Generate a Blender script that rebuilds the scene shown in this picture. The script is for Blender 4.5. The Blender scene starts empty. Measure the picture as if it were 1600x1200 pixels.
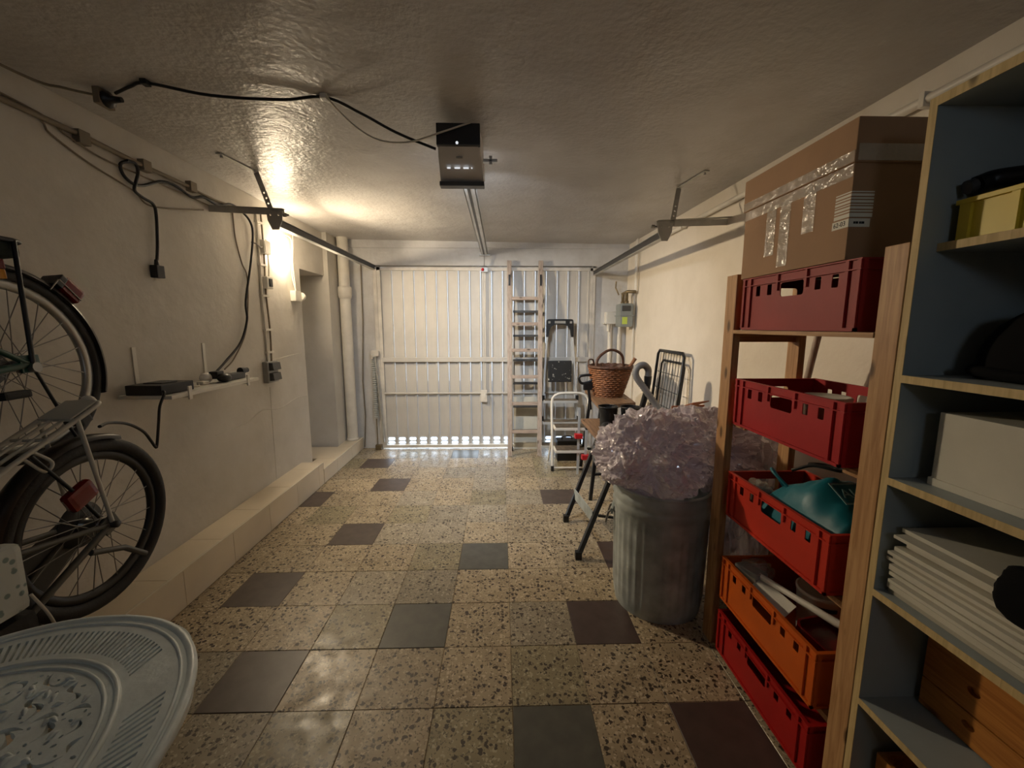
import bpy, bmesh, math, random
from mathutils import Vector, Matrix, noise
from mathutils.geometry import delaunay_2d_cdt
random.seed(7)
PI = math.pi
scene = bpy.context.scene
COL = scene.collection

# ------------------------------------------------------------------ camera
CAM_H = 1.4406
F_PX, YAW, PITCH, ROLL = 643.5, 0.0267464, 0.140201, 0.000362
cam_d = bpy.data.cameras.new('camera'); cam = bpy.data.objects.new('camera', cam_d); COL.objects.link(cam)
cam_d.sensor_fit = 'HORIZONTAL'; cam_d.sensor_width = 36.0; cam_d.lens = F_PX / 1600.0 * 36.0
cam_d.clip_start = 0.02; cam_d.clip_end = 100
_cy, _sy, _cp, _sp = math.cos(YAW), math.sin(YAW), math.cos(PITCH), math.sin(PITCH)
_f = Vector((_sy * _cp, _cy * _cp, -_sp)); _r = Vector((_cy, -_sy, 0)); _u = _r.cross(_f)
_r2 = _r * math.cos(ROLL) + _u * math.sin(ROLL); _u2 = -_r * math.sin(ROLL) + _u * math.cos(ROLL)
_m = Matrix(((_r2.x, _u2.x, -_f.x, 0), (_r2.y, _u2.y, -_f.y, 0), (_r2.z, _u2.z, -_f.z, CAM_H), (0, 0, 0, 1)))
cam.matrix_world = _m
scene.camera = cam

# ------------------------------------------------------------------ world, exposure, large lights
world = bpy.data.worlds.new('daylight'); scene.world = world; world.use_nodes = True
world.node_tree.nodes['Background'].inputs[0].default_value = (0.70, 0.84, 1.0, 1)
world.node_tree.nodes['Background'].inputs[1].default_value = 4.8
vs = scene.view_settings
scene.display_settings.display_device = 'sRGB'
vs.view_transform = 'Standard'; vs.look = 'None'; vs.gamma = 1.0; vs.use_curve_mapping = False
vs.exposure = 1.15
LAMP_STRENGTH = 58.0
LAMP_BEAM = 15.0             # watts thrown out into the room by the same lamp        # warm globe on the left wall
ADDED_LED_POWER = 12.5              # cool light added on the opener, unseen, to light the door wall
WINDOW_PORTAL = True

def area_light(name, loc, rot, sx, sy, power, color, portal=False, spread=PI):
    d = bpy.data.lights.new(name, 'AREA'); d.shape = 'RECTANGLE'; d.size = sx; d.size_y = sy
    d.energy = power; d.color = color; d.spread = spread
    if portal: d.cycles.is_portal = True
    o = bpy.data.objects.new(name, d); o.location = loc; o.rotation_euler = rot; COL.objects.link(o)
    return o
# cool fill daylight from the window added in the rear wall, sampled through a portal
area_light('daylight_portal', (0.15, -1.66, 2.0), (PI / 2, 0, 0), 0.56, 0.36, 1.0, (1, 1, 1), portal=True)

# ------------------------------------------------------------------ materials
def lin(c):
    c = c / 255.0
    return c / 12.92 if c <= 0.04045 else ((c + 0.055) / 1.055) ** 2.4
def L3(rgb): return (lin(rgb[0]), lin(rgb[1]), lin(rgb[2]), 1.0)
MATS = {}
def new_mat(name):
    m = bpy.data.materials.new(name); m.use_nodes = True
    nt = m.node_tree; b = nt.nodes['Principled BSDF']
    MATS[name] = m
    return m, nt, b
def N(nt, t, **kw):
    n = nt.nodes.new(t)
    for k, v in kw.items(): setattr(n, k, v)
    return n
def ramp(nt, stops, interp='LINEAR'):
    r = N(nt, 'ShaderNodeValToRGB'); r.color_ramp.interpolation = interp
    e = r.color_ramp.elements
    while len(e) < len(stops): e.new(0.5)
    for i, (p, c) in enumerate(stops): e[i].position = p; e[i].color = c
    return r
def mat(name, rgb, rough=0.5, metal=0.0, var=0.10, vscale=6.0, bump=0.0, bscale=40.0, spec=0.5, stretch=None, coat=0.0):
    m, nt, b = new_mat(name)
    tc = N(nt, 'ShaderNodeTexCoord'); src = tc.outputs['Object']
    if stretch:
        mp = N(nt, 'ShaderNodeMapping'); mp.inputs['Scale'].default_value = stretch
        nt.links.new(src, mp.inputs[0]); src = mp.outputs[0]
    nz = N(nt, 'ShaderNodeTexNoise'); nz.inputs['Scale'].default_value = vscale; nz.inputs['Detail'].default_value = 5
    nt.links.new(src, nz.inputs['Vector'])
    c = L3(rgb)
    lo = tuple(x * (1 - var * 1.6) for x in c[:3]) + (1,); hi = tuple(min(1, x * (1 + var * 1.2)) for x in c[:3]) + (1,)
    r = ramp(nt, [(0.3, lo), (0.7, hi)])
    nt.links.new(nz.outputs['Fac'], r.inputs[0]); nt.links.new(r.outputs[0], b.inputs['Base Color'])
    b.inputs['Roughness'].default_value = rough; b.inputs['Metallic'].default_value = metal
    b.inputs['Specular IOR Level'].default_value = spec
    if coat: b.inputs['Coat Weight'].default_value = coat; b.inputs['Coat Roughness'].default_value = 0.15
    if bump:
        n2 = N(nt, 'ShaderNodeTexNoise'); n2.inputs['Scale'].default_value = bscale; n2.inputs['Detail'].default_value = 6
        nt.links.new(src, n2.inputs['Vector'])
        bp = N(nt, 'ShaderNodeBump'); bp.inputs['Strength'].default_value = bump; bp.inputs['Distance'].default_value = 0.01
        nt.links.new(n2.outputs['Fac'], bp.inputs['Height']); nt.links.new(bp.outputs[0], b.inputs['Normal'])
    return m
def paint(name, rgb, stain, rough=0.6, b1=0.35, s1=7.0, b2=0.3, s2=55.0, amount=0.35):
    """Brushed limewash / emulsion on uneven plaster with faint grimy patches."""
    m, nt, b = new_mat(name)
    tc = N(nt, 'ShaderNodeTexCoord')
    a = N(nt, 'ShaderNodeTexNoise'); a.inputs['Scale'].default_value = 2.3; a.inputs['Detail'].default_value = 8; a.inputs['Roughness'].default_value = 0.65
    nt.links.new(tc.outputs['Object'], a.inputs['Vector'])
    r = ramp(nt, [(0.42, (0, 0, 0, 1)), (0.72, (amount, amount, amount, 1))])
    nt.links.new(a.outputs['Fac'], r.inputs[0])
    mx = N(nt, 'ShaderNodeMix', data_type='RGBA'); mx.inputs[6].default_value = L3(rgb); mx.inputs[7].default_value = L3(stain)
    nt.links.new(r.outputs[0], mx.inputs[0]); nt.links.new(mx.outputs[2], b.inputs['Base Color'])
    b.inputs['Roughness'].default_value = rough; b.inputs['Specular IOR Level'].default_value = 0.4
    h1 = N(nt, 'ShaderNodeTexNoise'); h1.inputs['Scale'].default_value = s1; h1.inputs['Detail'].default_value = 4
    h2 = N(nt, 'ShaderNodeTexNoise'); h2.inputs['Scale'].default_value = s2; h2.inputs['Detail'].default_value = 5
    nt.links.new(tc.outputs['Object'], h1.inputs['Vector']); nt.links.new(tc.outputs['Object'], h2.inputs['Vector'])
    p1 = N(nt, 'ShaderNodeBump'); p1.inputs['Strength'].default_value = b1; p1.inputs['Distance'].default_value = 0.03
    p2 = N(nt, 'ShaderNodeBump'); p2.inputs['Strength'].default_value = b2; p2.inputs['Distance'].default_value = 0.006
    nt.links.new(h1.outputs['Fac'], p1.inputs['Height']); nt.links.new(h2.outputs['Fac'], p2.inputs['Height'])
    nt.links.new(p1.outputs[0], p2.inputs['Normal']); nt.links.new(p2.outputs[0], b.inputs['Normal'])
    return m
def terrazzo(name, base, base2, dark, light, chip=46.0, rough=0.38, dens=0.5):
    m, nt, b = new_mat(name)
    tc = N(nt, 'ShaderNodeTexCoord'); oi = N(nt, 'ShaderNodeObjectInfo')
    mul = N(nt, 'ShaderNodeMath', operation='MULTIPLY'); mul.inputs[1].default_value = 37.0
    nt.links.new(oi.outputs['Random'], mul.inputs[0])
    add = N(nt, 'ShaderNodeVectorMath', operation='ADD')
    nt.links.new(tc.outputs['Object'], add.inputs[0]); nt.links.new(mul.outputs[0], add.inputs[1])
    wz = N(nt, 'ShaderNodeTexNoise'); wz.inputs['Scale'].default_value = 60; nt.links.new(add.outputs[0], wz.inputs['Vector'])
    wsc = N(nt, 'ShaderNodeVectorMath', operation='SCALE'); wsc.inputs[3].default_value = 0.026
    nt.links.new(wz.outputs['Color'], wsc.inputs[0])
    ad2 = N(nt, 'ShaderNodeVectorMath', operation='ADD'); nt.links.new(add.outputs[0], ad2.inputs[0]); nt.links.new(wsc.outputs[0], ad2.inputs[1])
    def chips(scale, radius, share):
        v = N(nt, 'ShaderNodeTexVoronoi', voronoi_dimensions='3D'); v.inputs['Scale'].default_value = scale
        nt.links.new(ad2.outputs[0], v.inputs['Vector'])
        lt = N(nt, 'ShaderNodeMath', operation='LESS_THAN'); lt.inputs[1].default_value = radius
        nt.links.new(v.outputs['Distance'], lt.inputs[0])
        sp = N(nt, 'ShaderNodeSeparateColor'); nt.links.new(v.outputs['Color'], sp.inputs[0])
        l2 = N(nt, 'ShaderNodeMath', operation='LESS_THAN'); l2.inputs[1].default_value = share
        nt.links.new(sp.outputs[0], l2.inputs[0])
        an = N(nt, 'ShaderNodeMath', operation='MULTIPLY'); nt.links.new(lt.outputs[0], an.inputs[0]); nt.links.new(l2.outputs[0], an.inputs[1])
        return an, sp
    d, dsp = chips(chip, 0.40, dens)
    d2, d2sp = chips(chip * 2.1, 0.42, 0.42)
    l, lsp = chips(chip * 1.5, 0.42, 0.40)
    nz = N(nt, 'ShaderNodeTexNoise'); nz.inputs['Scale'].default_value = 9; nz.inputs['Detail'].default_value = 6
    nt.links.new(add.outputs[0], nz.inputs['Vector'])
    br = ramp(nt, [(0.3, L3(base)), (0.7, L3(base2))]); nt.links.new(nz.outputs['Fac'], br.inputs[0])
    cur = br.outputs[0]
    for msk, colr in ((l, L3(light)), (d2, tuple(0.55 * x + 0.45 * y for x, y in zip(L3(dark), L3(base)))), (d, L3(dark))):
        mx = N(nt, 'ShaderNodeMix', data_type='RGBA'); nt.links.new(msk.outputs[0], mx.inputs[0])
        nt.links.new(cur, mx.inputs[6]); mx.inputs[7].default_value = colr; cur = mx.outputs[2]
    # every tile a little lighter or darker
    hs = N(nt, 'ShaderNodeHueSaturation'); mr = N(nt, 'ShaderNodeMapRange')
    mr.inputs[3].default_value = 0.84; mr.inputs[4].default_value = 1.10
    nt.links.new(oi.outputs['Random'], mr.inputs[0]); nt.links.new(mr.outputs[0], hs.inputs['Value'])
    nt.links.new(cur, hs.inputs['Color']); nt.links.new(hs.outputs[0], b.inputs['Base Color'])
    rz = N(nt, 'ShaderNodeTexNoise'); rz.inputs['Scale'].default_value = 14; rz.inputs['Detail'].default_value = 7
    nt.links.new(add.outputs[0], rz.inputs['Vector'])
    rr = N(nt, 'ShaderNodeMapRange'); rr.inputs[1].default_value = 0.3; rr.inputs[2].default_value = 0.7
    rr.inputs[3].default_value = rough - 0.08; rr.inputs[4].default_value = rough + 0.16
    nt.links.new(rz.outputs['Fac'], rr.inputs[0]); nt.links.new(rr.outputs[0], b.inputs['Roughness'])
    bp = N(nt, 'ShaderNodeBump'); bp.inputs['Strength'].default_value = 0.12; bp.inputs['Distance'].default_value = 0.004
    nt.links.new(rz.outputs['Fac'], bp.inputs['Height']); nt.links.new(bp.outputs[0], b.inputs['Normal'])
    return m
def wood(name, rgb, rgb2, axis='Z', rough=0.5, scale=9.0):
    m, nt, b = new_mat(name)
    tc = N(nt, 'ShaderNodeTexCoord'); mp = N(nt, 'ShaderNodeMapping')
    s = {'X': (0.7, 9, 9), 'Y': (9, 0.7, 9), 'Z': (9, 9, 0.7)}[axis]
    mp.inputs['Scale'].default_value = s; nt.links.new(tc.outputs['Object'], mp.inputs[0])
    nz = N(nt, 'ShaderNodeTexNoise'); nz.inputs['Scale'].default_value = scale; nz.inputs['Detail'].default_value = 7; nz.inputs['Distortion'].default_value = 0.6
    nt.links.new(mp.outputs[0], nz.inputs['Vector'])
    r = ramp(nt, [(0.32, L3(rgb2)), (0.62, L3(rgb))]); nt.links.new(nz.outputs['Fac'], r.inputs[0])
    v = N(nt, 'ShaderNodeTexVoronoi'); v.inputs['Scale'].default_value = 1.0
    mp2 = N(nt, 'ShaderNodeMapping'); mp2.inputs['Scale'].default_value = {'X': (5, 12, 12), 'Y': (12, 5, 12), 'Z': (12, 12, 5)}[axis]
    nt.links.new(tc.outputs['Object'], mp2.inputs[0]); nt.links.new(mp2.outputs[0], v.inputs['Vector'])
    kr = ramp(nt, [(0.10, (1, 1, 1, 1)), (0.17, (0, 0, 0, 1))]); nt.links.new(v.outputs['Distance'], kr.inputs[0])
    mx = N(nt, 'ShaderNodeMix', data_type='RGBA'); nt.links.new(kr.outputs[0], mx.inputs[0]); nt.links.new(r.outputs[0], mx.inputs[6])
    mx.inputs[7].default_value = tuple(x * 0.35 for x in L3(rgb2)[:3]) + (1,)
    nt.links.new(mx.outputs[2], b.inputs['Base Color'])
    b.inputs['Roughness'].default_value = rough; b.inputs['Specular IOR Level'].default_value = 0.35
    bp = N(nt, 'ShaderNodeBump'); bp.inputs['Strength'].default_value = 0.15; bp.inputs['Distance'].default_value = 0.003
    nt.links.new(nz.outputs['Fac'], bp.inputs['Height']); nt.links.new(bp.outputs[0], b.inputs['Normal'])
    return m
def emitter(name, rgb, strength):
    m, nt, b = new_mat(name)
    b.inputs['Base Color'].default_value = (0.8, 0.8, 0.8, 1)
    b.inputs['Emission Color'].default_value = rgb + (1,); b.inputs['Emission Strength'].default_value = strength
    return m
def film(name, rgb, clear=0.45, rough=0.12):
    m, nt, b = new_mat(name)
    b.inputs['Base Color'].default_value = L3(rgb); b.inputs['Roughness'].default_value = rough
    b.inputs['Specular IOR Level'].default_value = 0.9
    b.inputs['Coat Weight'].default_value = 1.0; b.inputs['Coat Roughness'].default_value = 0.06; b.inputs['Coat IOR'].default_value = 1.9; b.inputs['IOR'].default_value = 1.7
    nz = N(nt, 'ShaderNodeTexNoise'); nz.inputs['Scale'].default_value = 30; nz.inputs['Detail'].default_value = 3; nz.inputs['Distortion'].default_value = 1.2
    tc = N(nt, 'ShaderNodeTexCoord'); nt.links.new(tc.outputs['Object'], nz.inputs['Vector'])
    bp = N(nt, 'ShaderNodeBump'); bp.inputs['Strength'].default_value = 0.35; bp.inputs['Distance'].default_value = 0.02
    nt.links.new(nz.outputs['Fac'], bp.inputs['Height']); nt.links.new(bp.outputs[0], b.inputs['Normal'])
    t = N(nt, 'ShaderNodeBsdfTransparent'); mx = N(nt, 'ShaderNodeMixShader'); mx.inputs[0].default_value = 1 - clear
    nt.links.new(t.outputs[0], mx.inputs[1]); nt.links.new(b.outputs[0], mx.inputs[2])
    nt.links.new(mx.outputs[0], nt.nodes['Material Output'].inputs['Surface'])
    return m

M_WALL = paint('white_wall_paint', (206, 201, 192), (170, 162, 148), b1=0.22, b2=0.10, amount=0.4)
M_WALLR = paint('cream_wall_paint', (230, 221, 207), (190, 178, 158), b1=0.12, b2=0.15, amount=0.3)
M_CEIL = paint('ceiling_paint', (194, 191, 188), (160, 153, 146), rough=0.36, b1=0.35, s1=5.0, b2=0.6, s2=42.0, amount=0.55)
M_BACK = paint('pier_paint', (216, 214, 211), (168, 162, 152), b1=0.25, amount=0.5)
M_GROUT = mat('grout', (122, 106, 86), 0.8, bump=0.3)
T_STD = terrazzo('terrazzo_tan', (156, 140, 114), (180, 164, 136), (62, 50, 40), (200, 186, 160), chip=49.0, dens=0.45)
T_GREY = terrazzo('terrazzo_grey', (140, 130, 112), (164, 153, 132), (72, 63, 53), (186, 175, 154), chip=49.0, dens=0.33)
T_GREEN = terrazzo('terrazzo_olive', (136, 126, 100), (158, 146, 116), (64, 55, 43), (178, 168, 140), chip=49.0, dens=0.40)
T_BROWN = mat('tile_dark_brown', (84, 72, 65), 0.42, var=0.14, vscale=14, bump=0.05)
T_SLATE = mat('tile_dark_slate', (88, 87, 80), 0.42, var=0.14, vscale=14, bump=0.05)
T_MAROON = mat('tile_dark_maroon', (76, 60, 56), 0.45, var=0.14, vscale=14, bump=0.05)
M_CURB = mat('cream_tile', (226, 212, 188), 0.28, var=0.05, vscale=3)
M_CURBEDGE = mat('tile_edge_trim', (236, 226, 206), 0.25, var=0.03)
M_DOOR = mat('door_white_lacquer', (198, 194, 187), 0.45, var=0.07, vscale=3, bump=0.06, bscale=25)
M_DOORF = mat('door_frame_white', (214, 208, 198), 0.5, var=0.10, vscale=9)
M_PIPE = mat('pipe_white_paint', (226, 220, 208), 0.42, var=0.06, vscale=8, bump=0.08)
M_WPLAST = mat('white_plastic', (226, 222, 212), 0.4, var=0.04)
M_GPLAST = mat('grey_plastic', (150, 150, 146), 0.4, var=0.06)
M_DPLAST = mat('dark_grey_plastic', (70, 70, 70), 0.45, var=0.08)
M_BLACK = mat('black_plastic', (22, 22, 23), 0.42, var=0.15)
M_BLACKM = mat('black_painted_steel', (26, 26, 28), 0.38, var=0.2, vscale=15)
M_RUBBER = mat('black_rubber', (24, 22, 21), 0.62, var=0.2, vscale=12, bump=0.1, bscale=60)
M_CABLE = mat('black_cable', (20, 18, 17), 0.5, var=0.1)
M_CABLEG = mat('grey_cable', (128, 116, 98), 0.55, var=0.1)
M_CABLEW = mat('white_cable', (214, 208, 194), 0.5, var=0.05)
M_GALV = mat('galvanised_steel', (178, 186, 186), 0.5, metal=0.25, var=0.22, vscale=9, bump=0.06, bscale=30)
M_ZINC = mat('zinc_bracket', (186, 184, 178), 0.42, metal=0.35, var=0.12, vscale=10)
M_STEEL = mat('bare_steel', (150, 148, 144), 0.32, metal=0.9, var=0.1)
M_ALU = mat('aluminium', (206, 208, 208), 0.38, metal=0.35, var=0.08)
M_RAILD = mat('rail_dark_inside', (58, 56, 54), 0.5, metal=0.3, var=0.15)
M_RED = mat('red_plastic', (190, 30, 36), 0.4, var=0.05)
M_GLOBE = emitter('lamp_globe_glow', (1.0, 0.815, 0.565), LAMP_STRENGTH)
M_ADDED_LED = emitter('added_led_glow', (0.82, 0.90, 1.0), 1.2)
M_DASH = emitter('white_mark_glow', (0.9, 0.95, 1.0), 0.35)  # glow given to white print so the opener dashes look bright
M_LADW = wood('old_ladder_wood', (192, 176, 163), (162, 146, 134), 'Z', 0.6)
M_LADWX = wood('old_ladder_rung_wood', (190, 172, 158), (158, 140, 128), 'X', 0.6)
M_PINE = wood('rack_pine', (194, 152, 106), (164, 120, 78), 'Z', 0.5)
M_PINEY = wood('rack_pine_rail', (190, 148, 102), (160, 116, 74), 'Y', 0.5)
M_PINEX = wood('rack_pine_cross', (186, 144, 100), (156, 112, 72), 'X', 0.5)
M_BENCHW = wood('bench_board_wood', (138, 106, 78), (102, 76, 54), 'Y', 0.55)
M_DRAWER = wood('drawer_pine', (196, 132, 62), (164, 102, 44), 'Y', 0.5)
M_EDGE = wood('chipboard_edge', (206, 182, 132), (182, 158, 110), 'Z', 0.6)
M_BCASE = mat('bookcase_grey_blue', (158, 166, 166), 0.5, var=0.05)
M_BCBACK = mat('bookcase_back_board', (92, 84, 76), 0.7, var=0.1)
M_WICKER = mat('wicker_brown', (138, 88, 54), 0.55, var=0.3, vscale=40, bump=0.3, bscale=120)
M_WICKERD = mat('wicker_dark', (84, 52, 34), 0.6, var=0.3, vscale=40, bump=0.3, bscale=120)
M_CARD = mat('cardboard', (160, 124, 92), 0.75, var=0.06, vscale=5, bump=0.04, bscale=50)
M_CARDD = mat('cardboard_rust', (172, 108, 74), 0.8, var=0.1)
M_TAPE = film('clear_tape', (214, 200, 180), 0.62, 0.16)
M_MATTE = mat('matte_black_cloth', (12, 12, 13), 0.9, var=0.1, spec=0.15)
M_FILM = film('crumpled_film', (238, 228, 242), 0.26, 0.14)
M_PAPER = mat('white_paper', (226, 222, 210), 0.7, var=0.03)
M_BOARD = mat('white_board', (206, 202, 188), 0.6, var=0.06)
M_BOARDG = mat('grey_board', (176, 170, 154), 0.6, var=0.06)
M_INK = mat('black_print', (24, 22, 20), 0.6, var=0.02)
M_TEAL = mat('teal_bag', (18, 112, 128), 0.45, var=0.1, vscale=8, bump=0.2, bscale=18)
M_TEALP = mat('pale_print_on_bag', (150, 196, 200), 0.5, var=0.03)
M_YELLOW = mat('yellow_crate_plastic', (214, 190, 62), 0.45, var=0.05)
M_TABLE = mat('table_white_enamel', (222, 232, 234), 0.36, var=0.08, vscale=12, bump=0.15, bscale=70)
M_GREEN = mat('bike_green_paint', (24, 74, 62), 0.3, var=0.1, coat=0.4)
M_FENDER = mat('black_mudguard', (40, 32, 27), 0.32, var=0.15)
M_RIM = mat('rim_aluminium', (170, 168, 162), 0.35, metal=0.6, var=0.08)
M_DRIM = mat('dark_rim', (46, 44, 42), 0.4, metal=0.3, var=0.1)
M_TIRE = mat('tyre_rubber', (29, 26, 24), 0.65, var=0.15, vscale=20, bump=0.15, bscale=90)
M_BIKEG = mat('bike_grey_paint', (92, 92, 88), 0.35, metal=0.2, var=0.1)
M_CARRW = mat('carrier_white_steel', (198, 196, 186), 0.4, var=0.06)
M_TAIL = mat('tail_light_red', (118, 16, 13), 0.25, var=0.08)
M_AMBER = mat('reflector_amber', (206, 140, 30), 0.25, var=0.06)
M_DGREEN = mat('dark_green_bag', (30, 44, 38), 0.75, var=0.2)
M_METER = mat('meter_grey', (142, 148, 146), 0.4, metal=0.2, var=0.08)
M_BRASS = mat('dull_brass', (128, 112, 84), 0.45, metal=0.5, var=0.2, vscale=20)
M_HOSE = mat('hose_grey', (126, 124, 122), 0.45, var=0.08)
M_DRIVE = mat('driveway_concrete', (118, 124, 134), 0.8, var=0.06)
M_ROOFO = mat('outside_render', (150, 150, 148), 0.8, var=0.06)
def crate_mat(n, rgb): return mat(n, rgb, 0.52, spec=0.3, var=0.07, vscale=6, bump=0.04, bscale=60)
M_CR = [crate_mat('crate_brick_red', (150, 36, 32)), crate_mat('crate_crimson', (170, 24, 28)), crate_mat('crate_scarlet', (190, 46, 24)),
        crate_mat('crate_orange', (200, 92, 22)), crate_mat('crate_dark_red', (166, 24, 20))]

# ------------------------------------------------------------------ mesh helpers
def pip(p, poly):
    x, y = p; inside = False; j = len(poly) - 1
    for i in range(len(poly)):
        xi, yi = poly[i]; xj, yj = poly[j]
        if (yi > y) != (yj > y) and x < (xj - xi) * (y - yi) / (yj - yi) + xi: inside = not inside
        j = i
    return inside
def cat(pts, n=8, closed=False):
    P = [Vector(p) for p in pts]; out = []; k = len(P)
    if k < 3 and not closed: return P
    rng = range(k if closed else k - 1)
    for i in rng:
        p0 = P[(i - 1) % k] if (closed or i > 0) else P[0] * 2 - P[1]
        p1 = P[i]; p2 = P[(i + 1) % k]
        p3 = P[(i + 2) % k] if (closed or i + 2 < k) else P[-1] * 2 - P[-2]
        for j in range(n):
            t = j / n
            out.append(0.5 * ((2 * p1) + (p2 - p0) * t + (2 * p0 - 5 * p1 + 4 * p2 - p3) * t * t + (3 * p1 - p0 - 3 * p2 + p3) * t ** 3))
    if not closed: out.append(P[-1])
    return out
class MB:
    def __init__(s): s.v = []; s.f = []; s.sm = []
    def _add(s, verts, faces, smooth=False):
        o = len(s.v); s.v += [Vector(p) for p in verts]
        for f in faces: s.f.append([o + i for i in f]); s.sm.append(smooth)
        return s
    def box(s, x0, x1, y0, y1, z0, z1, bev=0.0, M=None):
        if bev <= 0:
            V = [(x, y, z) for z in (z0, z1) for y in (y0, y1) for x in (x0, x1)]
            F = [(0, 2, 3, 1), (4, 5, 7, 6), (0, 1, 5, 4), (2, 6, 7, 3), (0, 4, 6, 2), (1, 3, 7, 5)]
        else:
            bm = bmesh.new(); bmesh.ops.create_cube(bm, size=1)
            for v in bm.verts:
                v.co = Vector(((x0 + x1) / 2 + v.co.x * (x1 - x0), (y0 + y1) / 2 + v.co.y * (y1 - y0), (z0 + z1) / 2 + v.co.z * (z1 - z0)))
            bmesh.ops.bevel(bm, geom=bm.edges[:], offset=bev, segments=2, profile=0.7, affect='EDGES')
            bm.verts.index_update()
            V = [v.co.copy() for v in bm.verts]; F = [[v.index for v in f.verts] for f in bm.faces]; bm.free()
        if M is not None: V = [M @ Vector(p) for p in V]
        return s._add(V, F)
    def bar(s, a, b, w, h, up=(0, 0, 1), bev=0.0):
        """rectangular bar from a to b, w across, h along 'up'"""
        a = Vector(a); b = Vector(b); d = (b - a); L = d.length; d.normalize()
        u = Vector(up); x = d.cross(u)
        if x.length < 1e-4: x = d.cross(Vector((1, 0, 0)))
        x.normalize(); u = x.cross(d).normalized()
        M = Matrix(((x.x, d.x, u.x, a.x), (x.y, d.y, u.y, a.y), (x.z, d.z, u.z, a.z), (0, 0, 0, 1)))
        return s.box(-w / 2, w / 2, 0, L, -h / 2, h / 2, bev, M)
    def tube(s, pts, r, n=8, closed=False, caps=True, squash=None):
        P = [Vector(p) for p in pts]; k = len(P); rs = r if isinstance(r, (list, tuple)) else [r] * k
        T = []
        for i in range(k):
            a = P[(i - 1) % k] if (closed or i > 0) else P[i]; b = P[(i + 1) % k] if (closed or i < k - 1) else P[i]
            t = b - a
            T.append(t.normalized() if t.length > 1e-9 else Vector((0, 0, 1)))
        ref = Vector((0, 0, 1)) if abs(T[0].z) < 0.9 else Vector((1, 0, 0))
        u = T[0].cross(ref).normalized(); V = []
        for i in range(k):
            u = (u - T[i] * u.dot(T[i]))
            if u.length < 1e-6: u = T[i].orthogonal()
            u.normalize(); w = T[i].cross(u)
            for j in range(n):
                a = 2 * PI * j / n
                V.append(P[i] + (u * math.cos(a) + w * math.sin(a)) * rs[i])
        F = []
        for i in range(k if closed else k - 1):
            i2 = (i + 1) % k
            for j in range(n):
                j2 = (j + 1) % n
                F.append((i * n + j, i * n + j2, i2 * n + j2, i2 * n + j))
        s._add(V, F, True)
        if caps and not closed:
            s._add(V[:n], [list(range(n))[::-1]]); s._add(V[-n:], [list(range(n))])
        return s
    def lathe(s, prof, c=(0, 0, 0), n=32, axis='Z', mod=None, capb=True, capt=True, arc=None):
        V = []; F = []; c = Vector(c); k = len(prof)
        m = n if arc is None else n + 1
        for i, (r, h) in enumerate(prof):
            for j in range(m):
                a = 2 * PI * j / n if arc is None else arc[0] + (arc[1] - arc[0]) * j / n
                rr = r + (mod(i, a) if mod else 0)
                p = (rr * math.cos(a), rr * math.sin(a), h)
                if axis == 'X': p = (p[2], p[0], p[1])
                elif axis == 'Y': p = (p[0], p[2], p[1])
                V.append(c + Vector(p))
        for i in range(k - 1):
            for j in range(n):
                j2 = (j + 1) % m
                F.append((i * m + j, i * m + j2, (i + 1) * m + j2, (i + 1) * m + j))
        s._add(V, F, True)
        if arc is None:
            if capb and prof[0][0] > 1e-6: s._add(V[:n], [list(range(n))[::-1]])
            if capt and prof[-1][0] > 1e-6: s._add(V[-n:], [list(range(n))])
        return s
    def ball(s, c, r, n=16, m=10):
        rx, ry, rz = r if isinstance(r, (tuple, list)) else (r, r, r)
        V = []; F = []
        for i in range(m + 1):
            t = PI * i / m
            for j in range(n):
                a = 2 * PI * j / n
                V.append((c[0] + rx * math.sin(t) * math.cos(a), c[1] + ry * math.sin(t) * math.sin(a), c[2] + rz * math.cos(t)))
        for i in range(m):
            for j in range(n):
                j2 = (j + 1) % n
                F.append((i * n + j, (i + 1) * n + j, (i + 1) * n + j2, i * n + j2))
        return s._add(V, F, True)
    def plate(s, outer, holes=(), t=0.01, M=None, bulge=None):
        """flat plate with cut-outs in local XY, thickness from z=0 to z=t, placed by M"""
        pts = []; edges = []
        for loop in [outer] + list(holes):
            o = len(pts); pts += [Vector(p) for p in loop]; k = len(loop)
            edges += [(o + i, o + (i + 1) % k) for i in range(k)]
        v2, e2, f2, ov, oe, of = delaunay_2d_cdt(pts, edges, [], 0, 1e-6)
        keep = []
        for f in f2:
            cx = sum(v2[i][0] for i in f) / len(f); cy = sum(v2[i][1] for i in f) / len(f)
            if pip((cx, cy), outer) and not any(pip((cx, cy), h) for h in holes): keep.append(list(f))
        nv = len(v2); M = M or Matrix.Identity(4)
        z = (lambda x, y: bulge(x, y)) if bulge else (lambda x, y: 0.0)
        V = [M @ Vector((p[0], p[1], z(p[0], p[1]))) for p in v2] + [M @ Vector((p[0], p[1], t + z(p[0], p[1]))) for p in v2]
        F = []; cnt = {}
        for f in keep:
            a = sum(v2[f[i]][0] * v2[f[(i + 1) % len(f)]][1] - v2[f[(i + 1) % len(f)]][0] * v2[f[i]][1] for i in range(len(f)))
            if a < 0: f.reverse()
            F.append([i + nv for i in f]); F.append(f[::-1])
            for i in range(len(f)):
                a, b = f[i], f[(i + 1) % len(f)]
                cnt[(a, b)] = 1
        for (a, b) in cnt:
            if (b, a) not in cnt: F.append((a, b, b + nv, a + nv))
        return s._add(V, F)
    def xf(s, M):
        s.v = [M @ p for p in s.v]; return s
    def mesh(s, name):
        me = bpy.data.meshes.new(name); me.from_pydata([tuple(p) for p in s.v], [], s.f)
        me.polygons.foreach_set('use_smooth', s.sm); me.update()
        return me
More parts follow.
